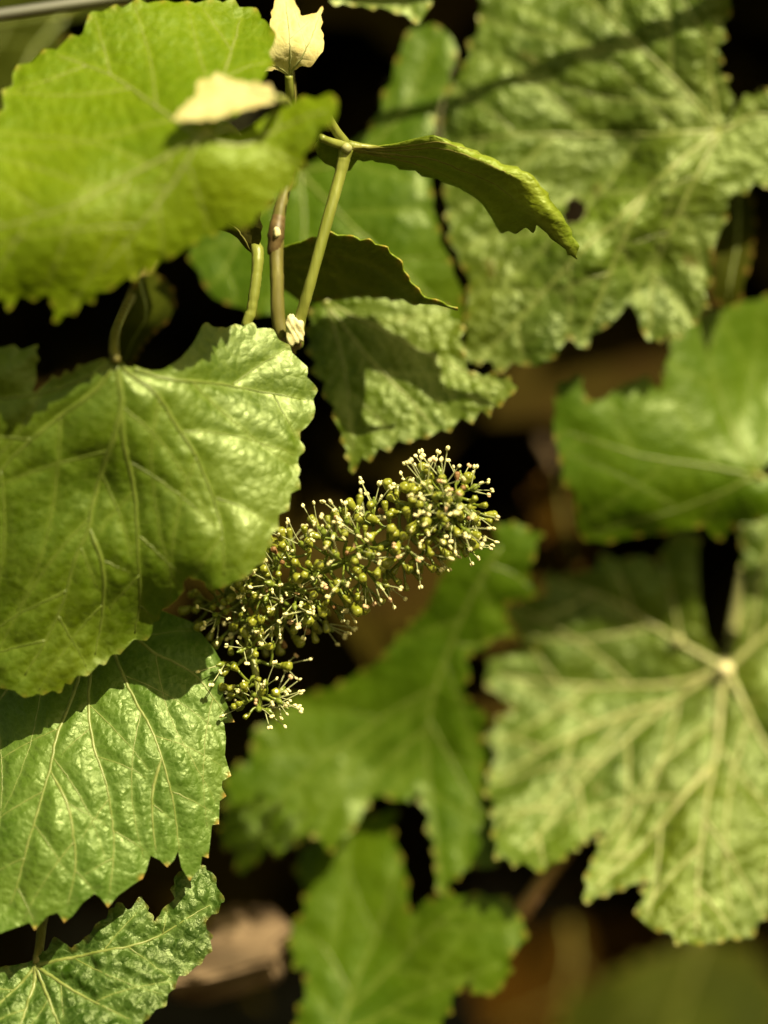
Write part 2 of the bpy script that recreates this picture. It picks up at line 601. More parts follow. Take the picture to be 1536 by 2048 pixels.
def make_leaf(root, spec, blade_parent=None, name='blade'):
    """one vine leaf blade with its raised veins. spec keys: outline, ctrl, veins, mat ..."""
    seed = spec.get('seed', 1)
    jit = random.Random(seed)
    poly, tips = make_outline(spec['outline'], spec.get('teeth', 48), spec.get('amp', 15), spec.get('round', 1), jit)
    tips = np.vstack([tips, np.array(spec['tips'], float)]) if spec.get('tips') else tips
    sp = spec.get('res', 9.0)
    lo, hi = poly.min(0), poly.max(0)
    gx = np.arange(lo[0], hi[0], sp)
    gy = np.arange(lo[1], hi[1], sp * 0.866)
    G = np.array([(x + (0.5 * sp if j % 2 else 0), y) for j, y in enumerate(gy) for x in gx])
    G = G + np.random.default_rng(seed).uniform(-0.18, 0.18, G.shape) * sp
    G = G[inside(poly, G)]
    bs = polysegs(poly, True)
    dB = seg_dist(G, bs)
    G = G[dB > 0.55 * sp]
    allp = np.vstack([poly, G])
    nb = len(poly)
    edges = [(i, (i + 1) % nb) for i in range(nb)]
    otype = 1
    for (hx, hy, ha, hb) in spec.get('holes', []):
        th = np.linspace(0, 2 * math.pi, 26, endpoint=False)
        wob = 1 + 0.13 * np.sin(3 * th + 1) + 0.08 * np.sin(7 * th)
        hp = np.stack([hx + ha * wob * np.cos(th), hy + hb * wob * np.sin(th)], 1)
        body = allp[nb:]
        near = (((body - (hx, hy)) / (ha + 6, hb + 6)) ** 2).sum(1) > 1.15
        allp = np.vstack([allp[:nb], body[near]])
        k0 = len(allp)
        allp = np.vstack([allp, hp])
        edges += [(k0 + i, k0 + (i + 1) % 26) for i in range(26)]
    vo, eo, fo, _, _, _ = delaunay_2d_cdt([Vector(p) for p in allp], edges, [], otype, 1e-4)
    xy = np.array([(v.x, v.y) for v in vo])
    zf = TPS(spec['ctrl'])
    z = zf(xy)
    pos = Pn(xy[:, 0], xy[:, 1], z)
    faces = [tuple(f) for f in fo]
    for (hx, hy, ha, hb) in spec.get('holes', []):
        faces = [f for f in faces if any((((xy[list(f)] - (hx, hy)) / (ha * 1.25, hb * 1.25)) ** 2).sum(1) > 1.0)]
    # winding: upper side towards the camera unless 'under'
    f0 = np.array([f[:3] for f in faces])
    a, b, c = pos[f0[:, 0]], pos[f0[:, 1]], pos[f0[:, 2]]
    nn = np.cross(b - a, c - a)
    ctr = (a + b + c) / 3 - np.array(CAM)
    tocam = (nn * ctr).sum(1) < 0
    want = not spec.get('under', False)
    faces = [f if t == want else f[::-1] for f, t in zip(faces, tocam)]
    me = mesh_from(pos, faces)
    nor = np.empty(len(pos) * 3)
    me.vertices.foreach_get('normal', nor)
    nor = nor.reshape(-1, 3)
    # veins
    mains = [np.array(v, float) for v in spec.get('veins', [])]
    mains = [smooth_path(v, max(10, len(v) * 8)) for v in mains]
    side = branch_veins(mains, poly, spec.get('vspace', 95) * 1.5, jit) if mains and spec.get('side', True) else []
    pxm = PXM * (FOC + z.mean() / 1000) / FOC
    h = np.zeros(len(xy))
    vein = np.zeros(len(xy))
    qa = spec.get('quilt', 0.5) * 0.7 / 1000
    if mains:
        segs = np.vstack([polysegs(v) for v in mains])
        dm = seg_dist(xy, segs)
        d = dm.copy()
        if side:
            ds = seg_dist(xy, np.vstack([polysegs(np.vstack([v[::3], v[-1:]])) for v in side]))
            d = np.minimum(d, ds)
        h += qa * (1 - np.exp(-(d / 16.0) ** 1.5)) + 0.6 * qa * (1 - np.exp(-(dm / 30.0) ** 2))
        vein = np.exp(-(d / 6.0) ** 2) * 0.8
    cs = spec.get('cell', 30)
    uvp = xy * np.array([1.0, spec.get('vstretch', 1.0)])
    wp = uvp + np.stack([value_noise(uvp, 26, seed + 3), value_noise(uvp, 26, seed + 4)], 1) * 7
    h += spec.get('blister', 0.35) * 0.60 / 1000 * (0.8 - worley(wp, cs, seed + 5))
    h += spec.get('wave', 0.8) * 0.75 / 1000 * value_noise(uvp, 130, seed + 6) + spec.get('wave', 0.8) * 0.15 / 1000 * value_noise(uvp, 45, seed + 7)
    dB = seg_dist(xy, bs)
    # curling rim
    h += spec.get('rim', -0.6) / 1000 * np.exp(-(dB / 22.0) ** 2) * (0.6 + 0.8 * value_noise(uvp, 70, seed + 8))
    pos = pos + nor * h[:, None]
    me.vertices.foreach_set('co', pos.ravel())
    me.update()
    uvl = me.uv_layers.new(name='flat')
    li = np.empty(len(me.loops), int)
    me.loops.foreach_get('vertex_index', li)
    uvc = (uvp * pxm)[li]
    uvl.data.foreach_set('uv', uvc.ravel())
    at = me.attributes.new('vein', 'FLOAT', 'POINT')
    at.data.foreach_set('value', vein * spec.get('veincol', 0.8))
    tip = np.zeros(len(xy))
    if len(tips):
        dt = np.sqrt(((xy[:, None, :] - tips[None]) ** 2).sum(-1)).min(1)
        tip = np.exp(-(dt / 7.0) ** 2) * spec.get('tipcol', 0.35)
    at = me.attributes.new('tip', 'FLOAT', 'POINT')
    at.data.foreach_set('value', tip)
    bl = link(name, me, blade_parent or root, M[spec['mat']])
    # raised vein tubes on the side that shows
    nor2 = np.empty(len(pos) * 3)
    me.vertices.foreach_get('normal', nor2)
    nor2 = nor2.reshape(-1, 3)
    if spec.get('under', False):
        nor2 = -nor2

    kd = KDTree(len(xy))
    for i_, q_ in enumerate(xy):
        kd.insert((q_[0], q_[1], 0), i_)
    kd.balance()

    def on_surface(path, radii, lift):
        out = []
        for q, r in zip(path, radii):
            hit = kd.find_n((q[0], q[1], 0), 4)
            k = [t[1] for t in hit]
            ww = 1 / (np.array([t[2] for t in hit]) ** 2 + 4)
            ww /= ww.sum()
            out.append((pos[k] * ww[:, None]).sum(0) + (nor2[k] * ww[:, None]).sum(0) * lift * r)
        return out
    vm = M[spec.get('veinmat', 'vein')]
    vw = spec.get('vwidth', 6.0) * pxm
    lift = spec.get('lift', -0.45)
    for i, v in enumerate(mains):
        keep = inside(poly, v)
        v = v[keep]
        if len(v) < 4:
            continue
        rr = vw * (0.2 + 0.8 * np.linspace(1, 0, len(v)) ** spec.get('taper', 1.0)) * (1.0 if i == 0 else spec.get('vratio', 0.85))
        if i and np.linalg.norm(v[0] - mains[0][0]) > 40:
            rr = rr * np.clip(np.linspace(0, 6, len(v)) + 0.25, 0, 1)
        path = on_surface(v, rr, lift)
        vs, fs = tube_data(path, rr, 8)
        link('midrib' if i == 0 else 'vein', mesh_from(vs, fs), bl, vm)
    if side:
        VS, FS = [], []
        for v in side:
            rr = np.linspace(vw * 0.30, vw * 0.10, len(v)) * spec.get('sidew', 1.0)
            path = on_surface(v, rr, lift)
            vs, fs = tube_data(path, rr, 5)
            o = len(VS)
            VS += vs
            FS += [tuple(i + o for i in f) for f in fs]
        tag(link('side_veins', mesh_from(VS, FS), bl, vm), kind='stuff')
    return bl, zf


def vine_leaf(spec, label, petiole=None, group=None, pmat='stem'):
    zf = TPS(spec['ctrl'])
    if petiole:
        base = P(*petiole[-1])
    else:
        x, y = spec['outline'][0][:2]
        base = P(x, y, float(zf([(x, y)])[0]))
    root = empty('vine_leaf', base)
    tag(root, label, 'leaf', group)
    make_leaf(root, spec)
    if petiole:
        pr = spec.get('prad', 10) * PXM
        tube('petiole', [P(*p) for p in petiole], [pr * 0.9, pr, pr * 1.1], M[pmat], root, seg=12, bump=0.02)
    return root


# ================================================================== the setting
gs = 150.0
nn_ = 60
me = bpy.data.meshes.new('ground')
bm = bmesh.new()
xs = np.concatenate([np.linspace(-gs, -3, 12), np.linspace(-2.6, 2.6, 53), np.linspace(3, gs, 12)])
ys = np.concatenate([np.linspace(-gs, -3, 12), np.linspace(-2.6, 4.6, 73), np.linspace(5, gs, 12)])
gz = np.random.default_rng(3)
vg = [[bm.verts.new((x, y, (gz.normal() * 0.008 if abs(x) < 2.6 and -2.6 < y < 4.6 else 0))) for x in xs] for y in ys]
for j in range(len(ys) - 1):
    for i in range(len(xs) - 1):
        bm.faces.new((vg[j][i], vg[j][i + 1], vg[j + 1][i + 1], vg[j + 1][i]))
bm.to_mesh(me)
bm.free()
me.polygons.foreach_set('use_smooth', [True] * len(me.polygons))
tag(link('ground', me, None, M['soil']), kind='structure')


def leaf_shape(sz, r):
    """small five-lobed leaf, folded along its midrib; centre fan"""
    k = 15
    out = [(0, 0, 0.0)]
    for i in range(k):
        a = -math.pi / 2 + 2 * math.pi * (i + 0.5) / k
        rad = 0.5 * (0.78 + 0.22 * math.cos(5 * (a - math.pi / 2))) * (1 + r.uniform(-0.1, 0.1))
        x, y = rad * math.cos(a), rad * math.sin(a)
        zz = 0.18 * abs(x) - 0.25 * (x * x + y * y) + r.uniform(-0.03, 0.03)
        out.append((x, y, zz))
    return [Vector(p) * sz for p in out], [(0, 1 + i, 1 + (i + 1) % k) for i in range(k)]


def foliage(name, boxes, mat, seed):
    """boxes: (count, x0,x1,y0,y1,z0,z1, size0,size1, reject)"""
    r = random.Random(seed)
    VS, FS = [], []
    for (cnt, x0, x1, y0, y1, z0, z1, s0, s1) in boxes:
        for _ in range(cnt):
            c = Vector((r.uniform(x0, x1), r.uniform(y0, y1), r.uniform(z0, z1)))
            v, f = leaf_shape(r.uniform(s0, s1), r)
            nrm = Vector((r.uniform(-0.6, 0.9), r.uniform(-1.2, 0.2), r.uniform(0.1, 1.2))).normalized()
            q = nrm.to_track_quat('Z', 'Y') @ Quaternion((0, 0, 1), r.uniform(0, 6.28))
            o = len(VS)
            VS += [c + q @ p for p in v]
            FS += [tuple(o + i for i in t) for t in f]
    me = mesh_from(VS, FS, True)
    return link(name, me, None, mat)


# vine leaves behind the view, plus unseen leaves added above and beside to shade them
cz = CAMZ - 0.45 * math.sin(PITCH)
fo = foliage('vine_foliage_and_shade_roof', [
    (2600, -0.75, 0.95, 0.56, 1.15, cz + 0.165, 1.15, 0.07, 0.12),     # unseen roof, added to block sun from the backdrop
    (1500, -0.8, 0.8, 0.86, 1.3, cz - 0.24, cz + 0.30, 0.07, 0.12),    # far side of the row
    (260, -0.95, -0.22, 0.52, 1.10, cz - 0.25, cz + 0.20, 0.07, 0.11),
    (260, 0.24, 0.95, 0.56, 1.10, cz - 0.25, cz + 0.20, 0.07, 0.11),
    (260, 0.15, 0.50, 0.545, 0.68, cz - 0.25, cz + 0.20, 0.07, 0.11),  # unseen, added right of the view to keep sun off the backdrop
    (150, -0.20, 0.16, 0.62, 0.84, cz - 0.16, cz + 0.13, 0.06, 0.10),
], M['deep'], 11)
tag(fo, 'dark mass of shaded vine foliage filling the gaps behind the sunlit leaves, plus unseen leaves added above to shade it', 'foliage', kind='stuff')

# ================================================================== the leaves
LEAVES = []
# bright folded leaf, upper left, close to the lens
vine_leaf(dict(
    outline=[(400, 277, 0), (440, 270, 0), (485, 262, 0), (545, 225), (600, 200), (662, 187), (682, 222), (655, 252), (622, 285),
             (605, 335), (580, 372), (550, 397), (510, 445), (430, 462), (390, 487), (325, 525), (240, 565), (190, 592), (115, 642),
             (98, 592), (50, 594), (15, 612), (-15, 590), (-90, 640), (-220, 640), (-330, 560), (-360, 470), (-300, 380), (-200, 320), (-90, 285),
             (0, 228), (25, 145), (55, 115), (100, 95), (165, 65), (182, 25), (310, 3), (450, 3), (500, 18), (532, 38), (545, 90), (530, 150),
             (490, 215, 0), (430, 258, 0)],
    ctrl=[(400, 275, -35), (140, 410, -37), (-200, 480, -37), (665, 195, -34), (600, 330, -34), (430, 455, -33), (115, 635, -32.5), (250, 500, -35),
          (-100, 620, -33), (300, 20, -12), (100, 100, -16), (530, 60, -10), (250, 200, -24), (20, 250, -24)],
    veins=[[(400, 275), (330, 315), (240, 360), (140, 413), (0, 455), (-200, 500)],
           [(400, 275), (480, 290), (570, 255), (650, 225)], [(400, 278), (350, 360), (280, 450), (200, 550)],
           [(400, 275), (320, 220), (220, 150), (120, 110)], [(402, 272), (430, 200), (460, 110), (480, 40)]],
    mat='fresh', veinmat='vein', vwidth=7, teeth=50, amp=14, quilt=0.35, blister=0.25, cell=26, wave=0.4, seed=21, res=9, vspace=60),
    'bright yellow-green folded leaf, touching two cream young leaves',
    petiole=[(400, 275, -35), (425, 262, -31), (470, 268, -8), (540, 400, 6)], pmat='stem')

# glossy leaf overlapping the flower cluster
vine_leaf(dict(
    outline=[(232, 722, 0), (250, 731, 0), (290, 742, 0), (325, 740, 0), (355, 720, 0), (380, 690, 0), (400, 655), (415, 650), (435, 657), (490, 648), (525, 655),
             (555, 675), (585, 705), (605, 735), (625, 775), (629, 820), (615, 855), (595, 866), (607, 895), (595, 925), (600, 960), (580, 1000),
             (556, 1040), (530, 1115), (500, 1145), (450, 1170), (425, 1178), (400, 1160), (378, 1152, 0), (365, 1165), (357, 1200), (325, 1220), (300, 1270),
             (270, 1285), (240, 1300), (200, 1330), (150, 1355), (120, 1380), (65, 1392), (30, 1385), (0, 1365), (-110, 1330), (-240, 1210), (-300, 1040),
             (-270, 880), (-180, 770), (-90, 690), (-30, 685), (10, 695), (40, 698), (75, 690), (70, 735), (64, 790, 0), (95, 760), (145, 742), (175, 726), (212, 716, 0)],
    ctrl=[(232, 722, -20), (400, 660, -10), (600, 760, -4), (600, 960, -9.5), (440, 1165, -15), (345, 930, -16), (200, 960, -15), (60, 1380, -9), (300, 1250, -7),
          (178, 1150, -13), (0, 900, -17), (-250, 1000, -11), (60, 700, -19), (-100, 1300, -8), (500, 860, -10)],
    veins=[[(232, 722), (243, 800), (232, 860), (205, 940), (183, 1020), (178, 1055), (150, 1120), (128, 1200), (95, 1275), (50, 1350)],
           [(178, 1055), (205, 1130), (205, 1230), (190, 1310)], [(243, 800), (248, 880), (265, 960), (275, 1070), (280, 1200), (270, 1270)],
           [(228, 728), (190, 780), (110, 840), (40, 900), (-60, 1000), (-220, 1100)], [(240, 728), (310, 790), (350, 850), (400, 930), (440, 1040), (450, 1150)],
           [(240, 726), (340, 760), (450, 770), (600, 800)], [(225, 724), (150, 765), (60, 790), (-60, 800), (-160, 810)]],
    mat='glossy', veinmat='veingreen', vwidth=9, teeth=42, amp=9, quilt=0.7, blister=0.12, cell=25, wave=0.8, seed=22, res=7.5, vspace=85, tipcol=0.15),
    'glossy sunlit leaf with pale midrib, in front of the base of the flower cluster',
    petiole=[(232, 722, -21), (228, 690, -17), (240, 640, 0), (300, 520, 60)], pmat='brownstem')

# crisp serrated leaf, lower left
L3 = [(440, 1320, 0), (448, 1345, 0), (446, 1392, 0), (470, 1443, 0), (448, 1446, 0), (452, 1475, 0), (450, 1510, 0), (463, 1551, 0), (445, 1562, 0), (444, 1575, 0), (453, 1592, 0), (440, 1602, 0), (439, 1620, 0), (438, 1648, 0),
      (424, 1650, 0), (420, 1682, 0), (416, 1716, 0), (403, 1712, 0), (400, 1735, 0), (378, 1762, 0), (361, 1735, 0), (355, 1702, 0), (346, 1720, 0), (332, 1734, 0), (318, 1720, 0), (300, 1711, 0), (291, 1740, 0),
      (283, 1757, 0), (265, 1768, 0), (236, 1790, 0), (215, 1815, 0), (200, 1795, 0), (188, 1787, 0), (165, 1805, 0), (145, 1832, 0), (128, 1845, 0), (115, 1825, 0), (95, 1832, 0), (70, 1860, 0), (60, 1845, 0), (30, 1856, 0), (0, 1868, 0)]
vine_leaf(dict(
    outline=[(200, 1205, 0), (320, 1222), (385, 1245), (402, 1265), (425, 1295)] + L3 +
            [(-60, 1850), (-150, 1800), (-220, 1650), (-200, 1500), (-130, 1380), (-20, 1300), (60, 1270), (120, 1240, 0), (170, 1225, 0)],
    ctrl=[(200, 1205, 11), (400, 1270, 7), (440, 1320, 5), (465, 1440, 2), (440, 1640, -3), (378, 1755, -5), (215, 1810, -10), (0, 1860, -12), (230, 1500, -3), (100, 1400, 2),
          (-180, 1600, 2), (330, 1620, -5), (100, 1650, -9), (300, 1350, 3)],
    veins=[[(195, 1215), (150, 1380), (117, 1470), (100, 1545), (65, 1660), (40, 1750), (20, 1810)], [(102, 1543), (135, 1610), (148, 1680), (150, 1740), (135, 1810)],
           [(200, 1215), (178, 1380), (185, 1480), (210, 1560), (222, 1620), (228, 1690), (218, 1790)],
           [(205, 1215), (230, 1310), (270, 1400), (300, 1455), (322, 1515), (345, 1600), (352, 1650), (357, 1700)], [(322, 1518), (306, 1580), (305, 1640), (310, 1700)],
           [(210, 1215), (300, 1300), (345, 1322), (390, 1350), (430, 1400), (462, 1438)], [(190, 1215), (60, 1330), (-60, 1480), (-160, 1640)]],
    mat='mature', veinmat='vein', vwidth=5.5, teeth=0, quilt=0.75, blister=0.35, cell=21, wave=0.8, seed=23, res=6, vspace=80, round=0, tipcol=0.75, veincol=0.5,
    tips=[(470, 1443), (463, 1551), (453, 1592), (438, 1648), (416, 1716), (378, 1762), (332, 1734), (283, 1757), (215, 1815), (128, 1845), (70, 1860)], rim=-0.3),
    'crisp mature leaf with sharp saw teeth and branching pale veins, below the flower cluster base',
    petiole=[(200, 1208, 8), (190, 1170, 14), (220, 1000, 40), (300, 900, 70)], pmat='stem')

# crinkled leaf, bottom left corner
vine_leaf(dict(
    outline=[(60, 1925, 0), (90, 1908), (115, 1880), (138, 1890), (145, 1902), (180, 1875), (200, 1850), (220, 1830), (235, 1808), (260, 1822), (285, 1795), (295, 1820),
             (310, 1846), (325, 1820), (345, 1808), (345, 1765), (375, 1745), (400, 1735), (425, 1750), (435, 1775), (450, 1806), (425, 1830), (408, 1843), (425, 1875), (420, 1900),
             (400, 1930), (360, 1955), (345, 1975), (330, 2010), (290, 2040), (270, 2090), (200, 2160), (60, 2210), (-120, 2200), (-200, 2080), (-150, 1990), (-60, 1950), (20, 1935, 0)],
    ctrl=[(60, 1930, -3), (250, 1815, -1), (400, 1740, 4), (440, 1800, 1), (410, 1930, -3), (300, 2030, -8), (200, 1940, -5), (60, 2200, -16), (-180, 2080, -8), (100, 2050, -9)],
    veins=[[(72, 1932), (66, 1975), (45, 2040), (20, 2150)], [(74, 1930), (20, 1990), (-80, 2080)], [(76, 1930), (180, 1910), (300, 1880), (420, 1810)], [(74, 1934), (160, 1990), (260, 2040)], [(72, 1934), (110, 2030), (150, 2130)]],
    mat='crinkled', veinmat='vein', vwidth=6, teeth=34, amp=8, quilt=0.8, blister=1.1, cell=24, wave=1.0, seed=24, res=6.5, vspace=70, tipcol=0.15),
    'dark green crinkled leaf below the saw-toothed leaf, beside the piece of wood',
    petiole=[(72, 1930, -3), (78, 1900, -1), (95, 1800, 12), (150, 1650, 50)], pmat='brownstem')

# leaf half in the shade of the arched leaf, behind the petiole
vine_leaf(dict(
    outline=[(650, 600, 0), (690, 578), (760, 566), (830, 588), (880, 610), (915, 645), (925, 690), (935, 745), (1000, 755), (1037, 778), (1000, 815), (950, 832), (905, 850),
             (860, 875), (790, 890), (700, 937), (688, 890), (668, 825), (640, 760), (615, 690), (620, 630)],
    ctrl=[(650, 600, 27), (915, 645, 27), (700, 930, 21), (1030, 780, 23), (780, 760, 24), (620, 690, 27)],
    veins=[[(655, 610), (740, 720), (820, 800), (870, 860)], [(655, 610), (690, 740), (705, 900)], [(660, 608), (800, 680), (920, 740), (1010, 780)]],
    mat='matte', veinmat='vein', vwidth=5, teeth=42, amp=15, quilt=0.5, blister=0.5, cell=30, wave=0.8, seed=25, res=9),
    'half-shaded small leaf above the tip of the flower cluster, below the dark arched leaf',
    petiole=[(655, 608, 27), (640, 590, 32), (610, 520, 50), (560, 460, 90)])

# tall blurred leaf between the curled leaf and the shoot
vine_leaf(dict(
    outline=[(600, 340, 0), (680, 302, 0), (745, 260), (780, 175), (803, 100), (822, 60), (868, 50), (905, 78), (913, 110), (900, 165), (872, 240), (860, 310), (862, 380), (872, 450),
             (895, 520), (925, 580), (930, 640), (880, 660), (780, 640), (700, 620), (600, 640), (520, 630), (430, 600), (395, 545), (370, 480), (430, 400), (530, 350)],
    ctrl=[(600, 340, 46), (868, 60, 50), (800, 400, 40), (920, 630, 38), (430, 560, 42), (650, 600, 38), (880, 250, 46)],
    veins=[[(600, 345), (680, 430), (780, 520), (900, 620)], [(600, 345), (700, 320), (800, 240), (870, 90)], [(600, 345), (610, 450), (600, 600)], [(600, 345), (500, 450), (430, 570)]],
    mat='plain', veinmat='veingreen', vwidth=6, teeth=60, amp=10, quilt=0.5, blister=0.4, cell=40, wave=1.0, seed=26, res=12),
    'blurred plain green leaf behind the two thin stems, reaching up past the curled leaf',
    petiole=[(600, 345, 46), (585, 335, 52), (560, 320, 90), (540, 300, 130)])

# large wrinkled leaf, upper right
vine_leaf(dict(
    outline=[(1440, 262, 0), (1490, 190), (1560, 180), (1660, 230), (1680, 340), (1600, 400), (1536, 372), (1490, 376), (1450, 400), (1446, 450), (1424, 500), (1418, 575), (1402, 625),
             (1378, 660), (1338, 668), (1298, 680), (1273, 630), (1260, 600, 0), (1233, 635), (1193, 665), (1158, 700), (1138, 672, 0), (1113, 707), (1078, 735), (1038, 727), (1003, 736),
             (968, 720), (934, 731), (932, 640), (940, 560), (908, 500), (898, 450), (890, 380), (886, 300), (890, 215), (915, 165), (940, 110), (965, 40), (950, -60), (1020, -180),
             (1180, -230), (1340, -190), (1420, -90), (1465, 10), (1445, 65), (1438, 130), (1452, 165), (1470, 200, 0)],
    ctrl=[(1440, 262, 40), (900, 200, 47), (900, 450, 43), (934, 730, 36), (1140, 680, 36), (1300, 675, 36), (1420, 560, 37), (1180, 95, 41), (1460, 10, 36), (950, -50, 50), (1300, -190, 48),
          (1650, 300, 42), (1130, 330, 41), (1330, 345, 33.5), (1240, 430, 32.5), (1165, 505, 33), (1265, 320, 41), (1175, 395, 41.5), (1085, 460, 40), (1390, 430, 39), (1300, 530, 39.5)],
    holes=[(1152, 428, 24, 34)],
    veins=[[(1438, 264), (1330, 345), (1240, 430), (1150, 520), (1040, 640), (960, 715)], [(1438, 264), (1360, 420), (1310, 540), (1300, 665)], [(1436, 262), (1280, 270), (1080, 270), (905, 290)],
           [(1438, 260), (1340, 150), (1180, 0), (1060, -140)], [(1440, 260), (1420, 130), (1440, 30)], [(1440, 264), (1530, 230), (1640, 290)], [(1290, 385), (1230, 520), (1165, 680)]],
    mat='matte', veinmat='vein', vwidth=8, teeth=55, amp=15, quilt=0.9, blister=0.9, cell=36, wave=1.3, seed=27, res=9, vspace=85),
    'large wrinkled pale green leaf crossed by the thin shadow of the wire',
    petiole=[(1440, 262, 40), (1420, 255, 48), (1350, 240, 80), (1250, 200, 130)])

# narrow dark leaf at the right edge
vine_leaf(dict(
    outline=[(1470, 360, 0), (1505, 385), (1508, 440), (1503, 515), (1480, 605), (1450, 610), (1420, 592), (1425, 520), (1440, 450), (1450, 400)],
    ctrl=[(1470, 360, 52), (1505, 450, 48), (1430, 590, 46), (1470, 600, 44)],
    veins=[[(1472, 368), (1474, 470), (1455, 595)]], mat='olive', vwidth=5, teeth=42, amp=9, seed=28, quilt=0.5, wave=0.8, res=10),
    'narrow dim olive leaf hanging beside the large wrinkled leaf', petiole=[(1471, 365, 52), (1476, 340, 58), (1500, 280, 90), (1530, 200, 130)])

# big blurred leaf, right middle
vine_leaf(dict(
    outline=[(1515, 950, 0), (1560, 900, 0), (1640, 860), (1720, 760), (1690, 640), (1600, 590), (1500, 600), (1418, 622), (1393, 642), (1345, 655), (1333, 725), (1318, 785), (1293, 750), (1238, 775),
             (1198, 802), (1173, 800), (1163, 755), (1116, 765), (1106, 840), (1116, 900), (1124, 950), (1148, 980), (1153, 1050), (1168, 1082), (1218, 1086), (1268, 1075), (1318, 1072), (1358, 1060),
             (1408, 1045), (1420, 1072), (1443, 1076), (1468, 1050), (1536, 1032), (1620, 1040), (1640, 980), (1570, 965, 0)],
    ctrl=[(1515, 950, 46), (1425, 650, 52), (1110, 800, 45), (1160, 1075, 49), (1450, 1070, 51), (1700, 760, 58), (1300, 880, 44), (1250, 980, 44.5), (1620, 1030, 50), (1540, 760, 58)],
    veins=[[(1510, 950), (1400, 930), (1280, 910), (1120, 860)], [(1512, 948), (1440, 800), (1400, 650)], [(1508, 955), (1380, 1010), (1180, 1070)], [(1515, 945), (1560, 780), (1600, 640)]],
    mat='plain', veinmat='veingreen', vwidth=6, teeth=60, amp=12, quilt=0.3, blister=0.2, cell=45, wave=0.9, seed=29, res=13),
    'smooth blurred green leaf just below the large wrinkled leaf, above the broad pale leaf',
    petiole=[(1513, 950, 46), (1530, 960, 52), (1580, 960, 95), (1650, 930, 140)])

# large pale leaf, lower right, with the vein star
vine_leaf(dict(
    outline=[(1450, 1338, 0), (1440, 1320, 0), (1413, 1270, 0), (1398, 1200, 0), (1393, 1100), (1383, 1052), (1348, 1060), (1323, 1100), (1316, 1140), (1288, 1110), (1268, 1115), (1243, 1120), (1203, 1108), (1183, 1145),
             (1128, 1150), (1088, 1152), (1092, 1185), (1040, 1200), (1008, 1232), (1040, 1275), (1078, 1300, 0), (978, 1320), (973, 1352), (998, 1395), (1040, 1412, 0), (1008, 1430), (968, 1475), (998, 1500, 0), (983, 1525), (973, 1580), (990, 1620),
             (983, 1680), (998, 1725), (1048, 1740), (1088, 1752), (1118, 1730), (1168, 1680), (1203, 1653, 0), (1213, 1660), (1193, 1700), (1168, 1765), (1168, 1808), (1218, 1790), (1298, 1758), (1278, 1810),
             (1283, 1850), (1328, 1866), (1358, 1890), (1393, 1894), (1428, 1890), (1453, 1880), (1503, 1876), (1513, 1850), (1545, 1820), (1650, 1790), (1740, 1640), (1760, 1420), (1700, 1200), (1620, 1060), (1540, 1030),
             (1474, 1042), (1489, 1150, 0), (1484, 1240, 0), (1466, 1312, 0)],
    ctrl=[(1450, 1338, 62), (1380, 1060, 64), (1100, 1160, 64), (1020, 1235, 64), (980, 1340, 64), (975, 1500, 58), (990, 1720, 42), (1170, 1800, 38), (1400, 1890, 34), (1200, 1500, 58), (1430, 1600, 48), (1700, 1400, 58), (1490, 1050, 64), (1740, 1640, 50), (1200, 1250, 65), (1240, 1390, 65)],
    veins=[[(1450, 1342), (1442, 1400), (1435, 1480), (1425, 1540), (1400, 1700), (1390, 1870)], [(1448, 1342), (1390, 1372), (1345, 1402), (1290, 1450), (1150, 1580), (1050, 1700)], [(1455, 1345), (1480, 1395), (1505, 1445), (1580, 1560), (1680, 1680)],
           [(1445, 1336), (1350, 1280), (1220, 1200), (1110, 1165)], [(1446, 1340), (1330, 1370), (1150, 1370), (1000, 1350)], [(1344, 1404), (1200, 1450), (1000, 1540)], [(1430, 1520), (1330, 1640), (1190, 1780)], [(1455, 1338), (1540, 1260), (1640, 1160)]],
    mat='matte', veinmat='veinpale', vwidth=11, teeth=44, amp=13, quilt=1.1, blister=0.9, cell=32, wave=1.7, seed=30, res=9, vspace=80, prad=14, lift=0.3, taper=1.5),
    'broad pale leaf with veins fanning out from a bright white point',
    petiole=[(1450, 1338, 60), (1452, 1325, 66), (1470, 1260, 85), (1500, 1150, 140)], pmat='veinpale')

jr = [o for o in C.objects if o.name.startswith('vine_leaf') and o['label'].startswith('broad pale leaf')][0]
JB = (jr, [c for c in C.objects if c.parent is jr and c.name.startswith('blade')][0])

